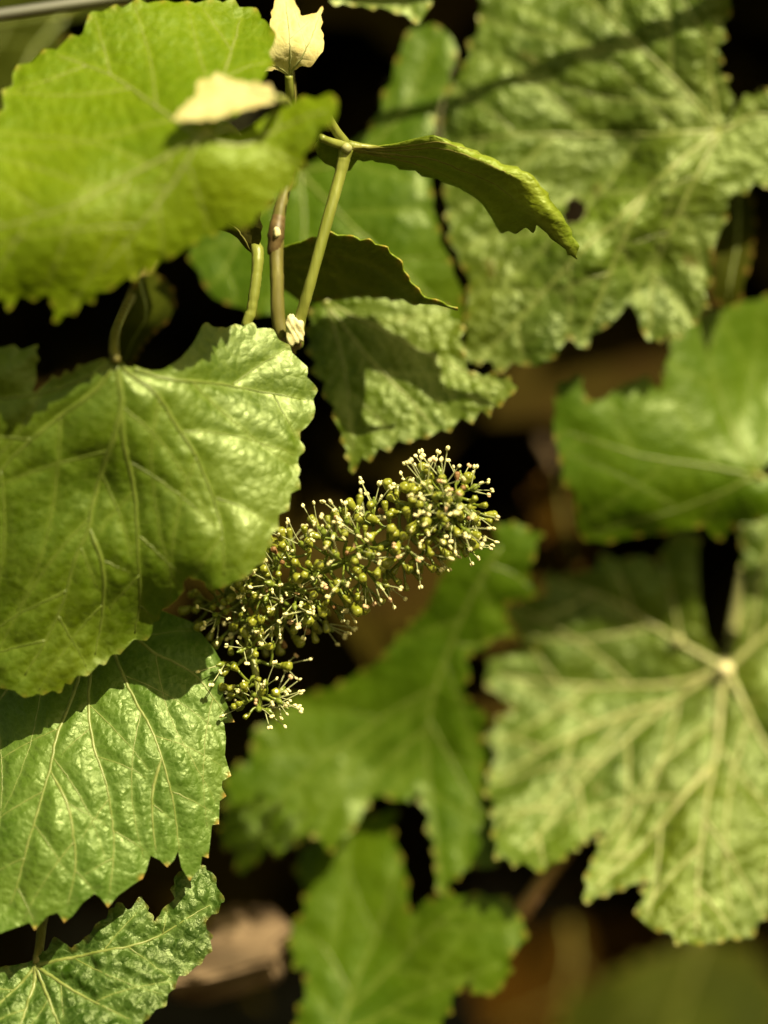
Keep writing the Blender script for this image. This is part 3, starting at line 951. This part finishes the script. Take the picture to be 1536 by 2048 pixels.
# green leaf under the cluster
vine_leaf(dict(
    outline=[(1000, 1090, 0), (985, 1050), (1033, 1045), (1080, 1066), (1073, 1100), (1058, 1140), (1073, 1185), (1048, 1200), (1008, 1205), (1013, 1245), (1028, 1272), (978, 1280), (966, 1300), (933, 1310), (940, 1335), (928, 1370), (938, 1402), (980, 1430), (958, 1475),
             (975, 1510), (966, 1550), (968, 1600), (985, 1650), (990, 1725), (968, 1742), (948, 1730), (908, 1760), (888, 1788), (873, 1765), (868, 1700), (858, 1650), (843, 1582, 0), (818, 1602), (793, 1602), (765, 1590, 0), (735, 1597), (720, 1640), (695, 1675),
             (665, 1699), (640, 1685), (625, 1668), (600, 1685), (560, 1709), (540, 1695), (505, 1735), (485, 1752), (473, 1730), (465, 1695), (443, 1690), (450, 1640), (455, 1600), (452, 1550), (500, 1525), (510, 1490), (505, 1465), (550, 1440), (590, 1392), (640, 1385),
             (690, 1365), (725, 1340), (768, 1315), (798, 1270), (843, 1228), (868, 1190), (890, 1140), (930, 1090, 0)],
    ctrl=[(1000, 1090, 50), (1070, 1080, 49), (1060, 1190, 50), (900, 1200, 53), (930, 1400, 55), (600, 1400, 62), (450, 1680, 55), (700, 1660, 54), (890, 1780, 50), (980, 1700, 51), (760, 1500, 58), (860, 1560, 57)],
    veins=[[(1000, 1095), (930, 1220), (870, 1380), (852, 1500), (865, 1620), (885, 1770)], [(880, 1370), (760, 1440), (600, 1560), (490, 1730)], [(862, 1450), (780, 1520), (720, 1600)], [(860, 1440), (910, 1540), (970, 1640)], [(985, 1130), (1030, 1150), (1065, 1180)], [(905, 1290), (960, 1290), (1015, 1265)]],
    mat='plain', veinmat='veingreen', vwidth=5, teeth=46, amp=13, quilt=0.5, blister=0.4, cell=34, wave=0.7, seed=31, res=10, vspace=80),
    'mid green lobed leaf spreading below the flower cluster, between the saw-toothed and the pale leaf',
    petiole=[(1000, 1090, 50), (990, 1110, 64), (950, 1200, 105), (900, 1300, 150)])

# bottom centre leaf
vine_leaf(dict(
    outline=[(600, 1700, 0), (650, 1670), (720, 1645), (790, 1620), (792, 1690), (800, 1713), (812, 1760), (820, 1832, 0), (850, 1802), (880, 1786), (920, 1792), (965, 1788), (1020, 1800), (1050, 1848), (1050, 1882), (1022, 1905), (1020, 1950),
             (992, 1990), (960, 1992), (935, 1962), (910, 1992), (880, 2060), (800, 2160), (680, 2200), (580, 2140), (588, 2048), (612, 1980), (620, 1946), (595, 1936), (583, 1900), (585, 1845), (612, 1830), (610, 1780), (590, 1740)],
    ctrl=[(600, 1700, 66), (790, 1630, 64), (880, 1790, 51), (1040, 1850, 46), (800, 1900, 53), (590, 1900, 57), (700, 2150, 45), (930, 1980, 45)],
    veins=[[(660, 2140), (700, 1990), (760, 1850), (795, 1720)], [(690, 2020), (800, 1920), (900, 1830), (960, 1800)], [(680, 2070), (840, 1990), (1000, 1930)], [(700, 1990), (650, 1900), (600, 1860)]],
    mat='plain', veinmat='veingreen', vwidth=5, teeth=46, amp=13, quilt=0.5, blister=0.4, cell=38, wave=0.8, seed=32, res=11),
    'blurred soft green leaf under the mid green lobed leaf, beside the piece of wood', petiole=[(660, 2140, 47), (640, 2170, 58), (600, 2220, 100), (560, 2250, 150)])

# leaf peeping in at the top edge
vine_leaf(dict(
    outline=[(700, -100, 0), (650, -20), (655, 8), (710, 14), (768, 18), (800, 26), (838, 48), (864, 10), (880, -40), (850, -130), (760, -160)],
    ctrl=[(700, -100, 34), (840, 45, 26), (880, -40, 30), (650, 0, 26)], veins=[[(710, -100), (770, -40), (835, 38)]], mat='glossy', vwidth=5, teeth=44, amp=8, seed=33, res=10),
    'bright green leaf tip hanging above the dark gap beside the cream young leaf', petiole=[(702, -100, 34), (690, -120, 40), (650, -180, 70), (600, -240, 120)])

# dim blurred leaf in the top left corner
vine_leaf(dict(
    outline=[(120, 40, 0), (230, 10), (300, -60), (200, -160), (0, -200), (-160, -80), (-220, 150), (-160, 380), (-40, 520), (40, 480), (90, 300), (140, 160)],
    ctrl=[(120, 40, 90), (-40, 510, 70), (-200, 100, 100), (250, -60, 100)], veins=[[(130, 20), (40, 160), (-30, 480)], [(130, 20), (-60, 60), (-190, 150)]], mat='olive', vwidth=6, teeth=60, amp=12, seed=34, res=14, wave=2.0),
    'dim olive blurred leaf behind the bright folded leaf, under the wire', petiole=[(130, 25, 90), (150, 0, 96), (200, -80, 120), (240, -160, 150)])

# withered scrap hanging in the gap
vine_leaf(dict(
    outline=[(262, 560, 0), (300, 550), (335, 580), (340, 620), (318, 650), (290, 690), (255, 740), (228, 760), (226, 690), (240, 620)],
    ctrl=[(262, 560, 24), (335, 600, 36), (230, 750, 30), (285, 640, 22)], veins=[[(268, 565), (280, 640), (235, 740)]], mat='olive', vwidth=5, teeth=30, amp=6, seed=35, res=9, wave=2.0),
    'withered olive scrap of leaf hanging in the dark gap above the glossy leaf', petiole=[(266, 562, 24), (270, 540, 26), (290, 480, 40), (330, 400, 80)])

# ================================================================== the shoot with stems, curled leaf, arched leaf, young leaves
sb = P(585, 900, 10)
shoot = tag(empty('vine_shoot', sb), 'upright vine shoot with thin green petioles, a curled leaf and cream young leaves', 'vine shoot')
tube('stem', [P(585, 900, 10), P(580, 780, 9), P(572, 700, 7), P(557, 640, 6), P(554, 560, 6), P(553, 490, 7), P(560, 420, 8), P(580, 330, 10), P(585, 230, 10), P(575, 100, 12)],
     [0.0015, 0.0015, 0.0015, 0.00135, 0.00125, 0.0014, 0.0012, 0.0011, 0.0010, 0.0008], M['brownstem'], shoot, n=80, seg=14, bump=0.03)
tube('petiole', [P(592, 690, 6), P(600, 640, 3), P(625, 550, 1), P(655, 440, 1), P(680, 350, 2), P(692, 298, 2)],
     [0.0014, 0.0011, 0.0010, 0.00105, 0.0011, 0.0013], M['stem'], shoot, n=60, seg=14, bump=0.02)
tube('petiole', [P(560, 720, 6), P(497, 660, 1), P(503, 620, 0), P(512, 560, 0), P(515, 502, 1), P(500, 480, 4)],
     [0.0010, 0.0010, 0.0010, 0.0010, 0.0012, 0.0007], M['stem'], shoot, n=50, seg=12, bump=0.05)
tube('node', [P(548, 510, 7), P(552, 470, 6.5), P(558, 430, 8)], [0.0013, 0.00165, 0.0012], M['stemred'], shoot, n=14, seg=14, bump=0.06)
tube('node', [P(560, 720, 7), P(575, 694, 5), P(596, 678, 5)], [0.0015, 0.0020, 0.0014], M['stemred'], shoot, n=14, seg=14, bump=0.06)


def blob(name, c, r, mat, parent, sx=1, sy=1, sz=1, seed=0, noise=0.12, sub=3):
    bm = bmesh.new()
    bmesh.ops.create_icosphere(bm, subdivisions=sub, radius=1)
    rr = random.Random(seed)
    ph = [rr.uniform(0, 6) for _ in range(6)]
    for v in bm.verts:
        k = 1 + noise * (math.sin(4 * v.co.x + ph[0]) + math.sin(5 * v.co.y + ph[1]) + math.sin(4 * v.co.z + ph[2]) + 0.6 * math.sin(11 * v.co.x + 9 * v.co.z + ph[3])) / 2
        v.co = Vector((v.co.x * sx, v.co.y * sy, v.co.z * sz)) * k * r + c
    me = bpy.data.meshes.new('m')
    bm.to_mesh(me)
    bm.free()
    me.polygons.foreach_set('use_smooth', [True] * len(me.polygons))
    return link(name, me, parent, mat)


blob('petiole_scar', P(1450, 1340, 60), 0.0017, M['creambud'], JB[0], 1, 1, 1, 9, 0.08)
blob('gall', P(1356, 1282, 62.5), 0.0013, M['veinpale'], JB[1], 1, 1, 1, 10, 0.1)
bud = blob('bud_scale', P(590, 662, 2), 0.0019, M['creambud'], shoot, 0.9, 0.8, 1.25, 5, 0.30, 4)
blob('bud_scale', P(582, 645, 2.5), 0.0013, M['creambud'], shoot, 0.7, 0.7, 1.3, 6, 0.2)
blob('bud_scale', P(553, 466, 5.2), 0.0008, M['creambud'], shoot, 1, 1, 1.2, 7, 0.15)
blob('petiole_joint', P(693, 297, 1.0), 0.0011, M['veinpale'], shoot, 1, 1, 1, 8, 0.08)
tube('petiole_joint', [P(640, 275, -2), P(668, 286, 0), P(694, 290, 2), P(720, 294, 3), P(765, 298, 4)], [0.0007, 0.0008, 0.0010, 0.0008, 0.0005], M['stem'], shoot, n=24, seg=12, bump=0.04)
tube('petiole_joint', [P(655, 232, -2), P(672, 262, 0), P(692, 288, 2)], [0.0008, 0.0009, 0.0010], M['stem'], shoot, n=14, seg=10)

def thick(o):
    md = o.modifiers.new('thickness', 'SOLIDIFY')
    md.thickness = 0.00035
    md.offset = 0


cl, _ = make_leaf(shoot, dict(
    outline=[(694, 292, 0), (750, 291, 0), (800, 285, 0), (870, 272), (915, 280), (960, 303), (1010, 322), (1060, 343), (1085, 370), (1112, 410), (1135, 448), (1152, 482), (1156, 520, 0), (1138, 505), (1118, 488), (1092, 466, 0), (1072, 448, 0),
             (1066, 470, 0), (1050, 455, 0), (1028, 472, 0), (1015, 462, 0), (998, 472, 0), (985, 438, 0), (965, 412, 0), (930, 385), (880, 362), (830, 342), (770, 326), (720, 318), (690, 345), (650, 330), (625, 300), (650, 278, 0)],
    ctrl=[(694, 292, 2), (870, 272, -4), (1060, 343, -5), (1156, 520, 2), (1000, 470, 8), (880, 362, 7), (760, 325, 5), (640, 300, 2), (690, 345, 7), (970, 380, 1.5), (915, 278, -2.5), (960, 301, -3.2), (1010, 320, -3.2), (1112, 408, -2.6), (915, 289, -4.4), (960, 312, -5.2), (1005, 333, -5.5), (1050, 355, -5.5), (1103, 415, -4.2)],
    veins=[[(696, 294), (780, 305), (880, 325), (980, 370), (1080, 440), (1150, 505)], [(696, 293), (790, 298), (880, 300), (970, 325), (1060, 370), (1120, 440)], [(696, 295), (780, 312), (860, 338), (940, 380), (1000, 440)], [(696, 293), (800, 292), (900, 287), (980, 312), (1050, 345)]],
    mat='under', under=True, veinmat='veindark', vwidth=4, teeth=40, amp=6, quilt=0.35, blister=0.25, cell=24, wave=0.6, seed=41, res=6.5, vspace=110, vstretch=1.7, rim=0.2, tipcol=0.0, lift=0.3), name='leaf')
thick(cl)
tag(cl, 'curled leaf showing its dark ribbed underside')
al, _ = make_leaf(shoot, dict(
    outline=[(555, 500, 0), (600, 488), (660, 470), (705, 474), (752, 486), (775, 505), (800, 530), (825, 565), (850, 596), (885, 610), (917, 627, 0), (870, 612, 0), (835, 606), (780, 600), (720, 600), (650, 605), (590, 600), (555, 580), (550, 540)],
    ctrl=[(555, 500, 10), (660, 470, 3.5), (752, 486, 1), (850, 596, 3), (917, 627, 5), (780, 600, 18), (650, 605, 22), (560, 575, 19)],
    veins=[[(560, 520), (650, 510), (740, 525), (830, 590)], [(560, 530), (660, 550), (760, 590)]],
    mat='under', under=True, veinmat='veindark', vwidth=3, teeth=42, amp=6, quilt=0.3, blister=0.2, cell=24, wave=0.5, seed=42, res=6.5, vspace=120, vstretch=1.6, rim=0.3), name='leaf')
thick(al)
tag(al, 'arched leaf with a dark underside and thin bright rim')
lf, _ = make_leaf(shoot, dict(
    outline=[(515, 505, 0), (500, 494, 0), (478, 470), (440, 455), (380, 440), (330, 400), (400, 380), (470, 390), (520, 420), (530, 470)],
    ctrl=[(515, 505, 3), (440, 455, 4), (330, 400, 4), (520, 420, -2)], veins=[[(513, 500), (470, 450), (380, 410)]],
    mat='under', under=True, veinmat='veindark', vwidth=3, teeth=40, amp=5, seed=43, res=9), name='leaf')
for sp_, nm in ((dict(
    outline=[(578, 152, 0), (550, 138), (525, 146), (505, 138), (520, 110), (535, 95), (540, 55), (545, 20), (555, -5), (575, -15), (592, 10), (605, 32), (625, 30), (645, 12), (642, 55), (648, 85), (640, 110), (622, 132), (600, 130)],
    ctrl=[(578, 152, 2), (505, 138, -2), (570, 0, 8), (645, 15, 6), (640, 110, 0), (580, 80, -1)], veins=[[(579, 148), (580, 90), (572, 5)], [(580, 146), (615, 95), (640, 25)], [(578, 147), (545, 130), (515, 135)]]), 'upper'),
    (dict(outline=[(560, 200, 0), (520, 212), (470, 222), (430, 238), (380, 240), (345, 238), (365, 215), (390, 195), (400, 185), (388, 172), (415, 158), (435, 146), (465, 160), (500, 165), (540, 172)],
          ctrl=[(560, 200, -38), (345, 238, -38), (435, 150, -32), (470, 220, -38), (500, 165, -34)], veins=[[(556, 196), (480, 190), (360, 232)], [(556, 194), (490, 175), (435, 152)]]), 'lower')):
    sp_.update(mat='cream', veinmat='veinpale', vwidth=3.5, teeth=28, amp=5, quilt=0.5, blister=0.4, cell=18, wave=0.7, seed=44 if nm == 'upper' else 45, res=7, vspace=50)
    yl, _ = make_leaf(shoot, sp_, name='young_leaf')
tube('petiole', [P(578, 150, 2), P(580, 185, 4), P(583, 240, 9)], [0.0008, 0.0009, 0.001], M['stem'], shoot, n=14)
tube('petiole', [P(558, 198, -38), P(572, 205, -15), P(584, 240, 9)], [0.0007, 0.0008, 0.001], M['stem'], shoot, n=14)

# ================================================================== the flower cluster
AX = [(455, 1150, 15), (470, 1205, 12), (540, 1190, 9), (620, 1152, 6), (720, 1110, 3), (830, 1060, 1), (890, 1020, 0), (915, 990, 0)]
axis = smooth_path([tuple(P(*p)) for p in AX], 120)
cluster = tag(empty('grape_flower_cluster', P(570, 705, 8)), 'knobbly green grape flower cluster in bloom, bristling with cream stamens', 'flower cluster')
tube('peduncle', [P(572, 700, 7), P(520, 800, 12), P(470, 950, 17), P(448, 1080, 18), P(455, 1150, 15)], [0.0013, 0.0012, 0.0012, 0.0012, 0.0012], M['stem'], cluster, n=40)
tube('rachis', [P(*p) for p in AX], [0.0011, 0.0010, 0.0009, 0.0008, 0.0007, 0.0006, 0.0005, 0.0004], M['ovary'], cluster, n=80)
WX = [(475, 1205, 12), (500, 1290, 7), (515, 1370, 4), (520, 1415, 3)]
waxis = smooth_path([tuple(P(*p)) for p in WX], 60)
tube('branch', [P(*p) for p in WX], [0.0009, 0.0008, 0.0006, 0.0004], M['stem'], cluster, n=40)

# ---- one bud, one ovary, one stamen (local: base at 0, growing along +Z, millimetres x 0.001)


def lathe(profile, seg, ridges=0.0, nr=5):
    vs, fs = [], []
    for (z, r) in profile:
        for k in range(seg):
            a = 2 * math.pi * k / seg
            rr = r * (1 + ridges * math.cos(nr * a) * min(1.0, max(0.0, z / profile[-1][0] * 1.8 - 0.5)))
            vs.append(Vector((rr * math.cos(a), rr * math.sin(a), z)))
    n = len(profile)
    for i in range(n - 1):
        for k in range(seg):
            k2 = (k + 1) % seg
            fs.append((i * seg + k, i * seg + k2, (i + 1) * seg + k2, (i + 1) * seg + k))
    fs.append(tuple(range(seg - 1, -1, -1)))
    fs.append(tuple((n - 1) * seg + k for k in range(seg)))
    return vs, fs


mm = 0.001


def bud_mesh(length, wid, ridg):
    pr = [(0, 0.30), (0.06, 0.55), (0.10, 0.62), (0.13, 0.50), (0.2, 0.62), (0.35, 0.80), (0.52, 0.90), (0.60, 0.88), (0.68, 1.0), (0.80, 0.96), (0.90, 0.78), (0.96, 0.52), (0.975, 0.30), (0.965, 0.1)]
    v, f = lathe([(z * length * mm, r * wid * 0.5 * mm) for z, r in pr], 15, ridg)
    return mesh_from(v, f)


BUDS = [bud_mesh(2.7, 1.8, 0.12), bud_mesh(2.3, 1.7, 0.15), bud_mesh(3.0, 1.9, 0.10), bud_mesh(1.8, 1.35, 0.13), bud_mesh(2.5, 1.55, 0.13)]
for b in BUDS:
    b.materials.append(M['bud'])
M['budbrown'] = simple_mat('browned_bud', (0.16, 0.075, 0.03), (0.26, 0.15, 0.07), 900, 0.5, 0.3, 0.3, 0.0002)
BROWN = bud_mesh(1.7, 1.1, 0.2)
BROWN.materials.append(M['budbrown'])
pr = [(0, 0.35), (0.08, 0.62), (0.14, 0.7), (0.2, 0.55), (0.3, 0.72), (0.45, 0.82), (0.6, 0.72), (0.75, 0.45), (0.88, 0.28), (0.97, 0.30), (1.0, 0.2)]
v, f = lathe([(z * 2.0 * mm, r * 0.75 * mm) for z, r in pr], 12, 0.05)
OVARY = mesh_from(v, f)
OVARY.materials.append(M['ovary'])


def stamen_mesh(length, bend, am):
    pts = [(0, 0, 0), (bend * 0.25, 0, 0.4 * length), (bend, 0.1, length)]
    path = smooth_path(pts, 7) * mm
    v, f = tube_data(path, np.linspace(0.105, 0.08, 7) * mm, 6)
    nf = len(f)
    # two-lobed anther across the filament tip
    tip = Vector(path[-1])
    for s in (-1, 1):
        bm = bmesh.new()
        bmesh.ops.create_icosphere(bm, subdivisions=1, radius=1)
        o = len(v)
        for q in bm.verts:
            v.append(tip + Vector((q.co.x * 0.26, q.co.y * 0.32, q.co.z * 0.44)) * mm + Vector((0, s * 0.22, 0.1)) * mm + Vector((0, 0, 0.05 * s)) * mm)
        for t in bm.faces:
            f.append(tuple(o + q.index for q in t.verts))
        bm.free()
    me = mesh_from(v, f)
    me.materials.append(M['filament'])
    me.materials.append(M[am])
    mi = [0] * nf + [1] * (len(f) - nf)
    me.polygons.foreach_set('material_index', mi)
    return me


STAM = [stamen_mesh(3.6, 0.35, 'anther'), stamen_mesh(4.4, 0.6, 'anther'), stamen_mesh(3.0, -0.3, 'anther'), stamen_mesh(4.0, 0.2, 'anther'), stamen_mesh(3.0, 0.5, 'antherold')]

fr = random.Random(5)
occupied = []
nstam = 0
nflow = 0


def place(me, name, parent, loc, direction, roll, scale=1.0):
    o = bpy.data.objects.new(name, me)
    C.objects.link(o)
    q = direction.to_track_quat('Z', 'Y') @ Quaternion((0, 0, 1), roll)
    o.parent = parent
    if parent is cluster:
        o.location = loc - cluster.location
    else:
        o.location = loc
    o.rotation_mode = 'QUATERNION'
    o.rotation_quaternion = q
    o.scale = (scale,) * 3
    return o


def flower(base, tipdir, pos, openp, big=1.0):
    """pedicel from base to pos, then bud or open flower looking along tipdir"""
    global nstam, nflow
    d = tipdir.normalized()
    nflow += 1
    if fr.random() > openp or nstam > 292:
        o = place(fr.choice(BUDS) if fr.random() < 0.93 else BROWN, 'flower_bud', cluster, pos, d, fr.uniform(0, 6.28), fr.uniform(0.62, 1.10) * big)
        L = o
    else:
        o = place(OVARY, 'flower', cluster, pos, d, fr.uniform(0, 6.28), fr.uniform(0.85, 1.1) * big)
        k = fr.choice([3, 3, 4, 4])
        for i in range(k):
            if nstam >= 298:
                break
            a = 2 * math.pi * (i + fr.uniform(-0.25, 0.25)) / 5
            sp_ = math.radians(fr.uniform(22, 58))
            sd = Vector((math.sin(sp_) * math.cos(a), math.sin(sp_) * math.sin(a), math.cos(sp_)))
            st = place(fr.choice(STAM[:4]) if fr.random() < 0.93 else STAM[4], 'stamen', o, Vector((math.cos(a) * 0.45, math.sin(a) * 0.45, 0.3)) * mm, sd, a, fr.uniform(0.95, 1.25))
            nstam += 1
    mid = (base + pos) * 0.5 + Vector((fr.uniform(-1, 1), fr.uniform(-1, 1), fr.uniform(-1, 1))) * 0.0004
    vs, fs = tube_data(smooth_path([tuple(base), tuple(mid), tuple(pos + d * 0.0002)], 6), np.linspace(0.20, 0.28, 6) * mm, 6)
    k0 = len(PV)
    PV.extend(vs)
    PF.extend(tuple(k0 + q for q in f) for f in fs)


PV, PF = [], []


def groups(ax, count, radf, openp, t0, t1, per):
    n = len(ax)
    ga = 0.0
    order = list(range(count))
    fr.shuffle(order)
    for g in order:
        ga = g * 2.39996
        t = t0 + (t1 - t0) * (count - 1 - g + 0.5 + fr.uniform(-0.3, 0.3)) / count
        i = min(max(int(t * (n - 1)), 1), n - 2)
        p = Vector(ax[i])
        tan = (Vector(ax[i + 1]) - Vector(ax[i - 1])).normalized()
        side = tan.cross(FWD).normalized()
        fwd = -FWD
        # mostly round the sides that show
        a = ((ga + math.pi) % (2 * math.pi)) - math.pi
        a *= 0.62
        out = (fwd * math.cos(a) + side * math.sin(a)).normalized()
        R = radf(t) * PXM
        hub = p + (out * 0.42 + tan * 0.12) * R
        vs, fs = tube_data(smooth_path([tuple(p), tuple(p + out * 0.2 * R), tuple(hub)], 6), np.linspace(0.42, 0.28, 6) * mm, 7)
        link('branchlet', mesh_from(vs, fs), cluster, M['ovary'])
        k = per + fr.choice([-1, 0, 0, 1])
        for j in range(k):
            for tr_ in range(14):
                b = 2 * math.pi * (j + fr.uniform(-0.3, 0.3)) / max(1, k)
                sp_ = math.radians(fr.uniform(15, 75)) if j else math.radians(fr.uniform(0, 30))
                u = out.cross(tan).normalized()
                d = (out * math.cos(sp_) + (tan * math.cos(b) + u * math.sin(b)) * math.sin(sp_)).normalized()
                q = hub + d * R * fr.uniform(0.22, 0.48)
                if all((q - z).length > 0.0020 for z in occupied):
                    break
            occupied.append(q)
            flower(hub, d + tan * 0.15, q, openp, 1.0)


rad_main = lambda t: float(np.interp(t, [0, 0.15, 0.35, 0.6, 0.8, 0.93, 1.0], [84, 106, 122, 110, 95, 84, 58]))
# the crown of the tip
tp = Vector(axis[-1])
tan = (Vector(axis[-1]) - Vector(axis[-4])).normalized()
for j in range(7):
    b = j * 2.4
    u1 = tan.cross(FWD).normalized()
    u2 = tan.cross(u1)
    d = (tan * 0.8 + (u1 * math.cos(b) + u2 * math.sin(b)) * fr.uniform(0.2, 0.9)).normalized()
    flower(tp, d, tp + d * fr.uniform(0.0012, 0.003), 0.5)
groups(waxis, 9, lambda t: float(np.interp(t, [0, 0.6, 1], [80, 82, 45])), 0.40, 0.30, 1.0, 4)
groups(axis, 70, rad_main, 0.27, 0.06, 0.97, 5)
tag(link('pedicels', mesh_from(PV, PF), cluster, M['ovary']), kind='stuff')

# ================================================================== other things
# trellis wire
wa_, wb_ = P(-2600, 410, 22), P(3600, -496, 22)
wr = empty('trellis_wire', wa_)
tag(wr, 'straight silvery trellis wire crossing the top left corner', 'wire')
vs, fs = tube_data([wa_, wa_.lerp(wb_, 0.5), wb_], [0.00125] * 3, 14)
link('strand', mesh_from(vs, fs), wr, M['wire'])

# piece of weathered wood
bm = bmesh.new()
wo = [(330, 1968), (352, 1925), (395, 1880), (420, 1828), (470, 1806), (530, 1793), (562, 1820), (584, 1862), (552, 1888), (548, 1922), (470, 1945), (400, 1958)]
front = [bm.verts.new(P(x, y, 46 + (1960 - y) * 0.10)) for x, y in wo]
back = [bm.verts.new(P(x, y, 46 + (1960 - y) * 0.10) + FWD * 0.012 - UPV * 0.0065) for x, y in wo]
bm.faces.new(front)
bm.faces.new(back[::-1])
for i in range(len(wo)):
    j = (i + 1) % len(wo)
    bm.faces.new((front[i], back[i], back[j], front[j]))
bmesh.ops.recalc_face_normals(bm, faces=bm.faces)
bmesh.ops.bevel(bm, geom=list(bm.edges), offset=0.0010, segments=2, affect='EDGES')
bmesh.ops.triangulate(bm, faces=bm.faces)
bmesh.ops.subdivide_edges(bm, edges=bm.edges, cuts=4, use_grid_fill=True)
bm.normal_update()
wr_ = np.array([v.co for v in bm.verts])
wn_ = value_noise(wr_[:, [0, 2]] * 1000, 5.0, 3) * 0.0006 + value_noise(wr_[:, [0, 2]] * 1000 * np.array([0.35, 1.0]), 1.6, 4) * 0.0004
for v, k in zip(list(bm.verts), wn_):
    v.co += v.normal * float(k)
me = bpy.data.meshes.new('m')
bm.to_mesh(me)
bm.free()
wob = link('wood_piece', me, None, M['wood'])
tag(wob, 'pinkish brown piece of weathered wood lying behind the crinkled leaf', 'wood')
tw = tube('twig', [P(1020, 1850, 60), P(1060, 1800, 56), P(1100, 1745, 58), P(1140, 1690, 66), P(1200, 1600, 90)], [0.0020, 0.0019, 0.0017, 0.0016, 0.0016], M['twig'], None, n=24, bump=0.05)
tag(tw, 'short pinkish twig below the broad pale leaf', 'twig')
M['deadleaf'] = leaf_mat('leaf_dead', (0.022, 0.010, 0.0006), (0.032, 0.017, 0.0015), (0.012, 0.005, 0.0004),
                         rough=0.85, spec=0.05, trans=0.12, tcol=(0.06, 0.026, 0.002), under=(0.09, 0.05, 0.015), cell=200, bump=0.4)


def dead_leaf(spec, label, petiole):
    root = tag(empty('dead_leaf', P(*petiole[-1])), label, 'dead leaf')
    make_leaf(root, spec)
    tube('petiole', [P(*p) for p in petiole], [0.0008, 0.0009, 0.001], M['bark'], root)


dead_leaf(dict(outline=[(1110, 945, 0), (1150, 955), (1185, 1005), (1195, 1090), (1160, 1145), (1110, 1120), (1075, 1070), (1050, 1000), (1065, 960)],
               ctrl=[(1110, 945, 112), (1185, 1005, 108), (1160, 1145, 100), (1050, 1000, 116)], veins=[[(1112, 950), (1120, 1030), (1155, 1135)]],
               mat='deadleaf', veinmat='veindark', vwidth=5, teeth=40, amp=8, seed=51, res=10, wave=2.0),
          'brown dead leaf in the gap between the smooth blurred leaf and the flower cluster', [(1110, 946, 112), (1100, 925, 116), (1080, 880, 140)])
dead_leaf(dict(outline=[(1130, 1850, 0), (1250, 1830), (1340, 1850), (1330, 1950), (1250, 2080), (1100, 2120), (960, 2060), (930, 1950), (1000, 1850)],  # added leaf, stands in for the brown glow of the blurred ground
               ctrl=[(1130, 1800, 215), (1340, 1830, 220), (1250, 2080, 190), (930, 1950, 200)], veins=[[(1130, 1810), (1140, 1930), (1110, 2100)]],
               mat='deadleaf', veinmat='veindark', vwidth=5, teeth=60, amp=12, seed=52, res=14, wave=3.0),
          'large brown leaf added to stand in for glowing ground far below the broad pale leaf', [(1130, 1802, 215), (1130, 1760, 230), (1150, 1650, 300)])
vine_leaf(dict(outline=[(1400, 1880, 0), (1500, 1900), (1560, 1990), (1540, 2120), (1400, 2200), (1200, 2180), (1080, 2100), (1130, 2000), (1260, 1940)],  # added as well, its olive tone stands in for lit ground
               ctrl=[(1400, 1880, 190), (1560, 1990, 190), (1400, 2200, 165), (1080, 2100, 175)], veins=[[(1400, 1890), (1360, 2020), (1300, 2160)]],
               mat='olive', veinmat='veindark', vwidth=2, teeth=60, amp=12, seed=53, res=14, wave=3.0),
          'dull olive leaf added to stand in for glowing ground behind, below the broad pale leaf', petiole=[(1400, 1882, 190), (1400, 1850, 200), (1420, 1750, 280)])
print('flowers', nflow, 'stamens', nstam)
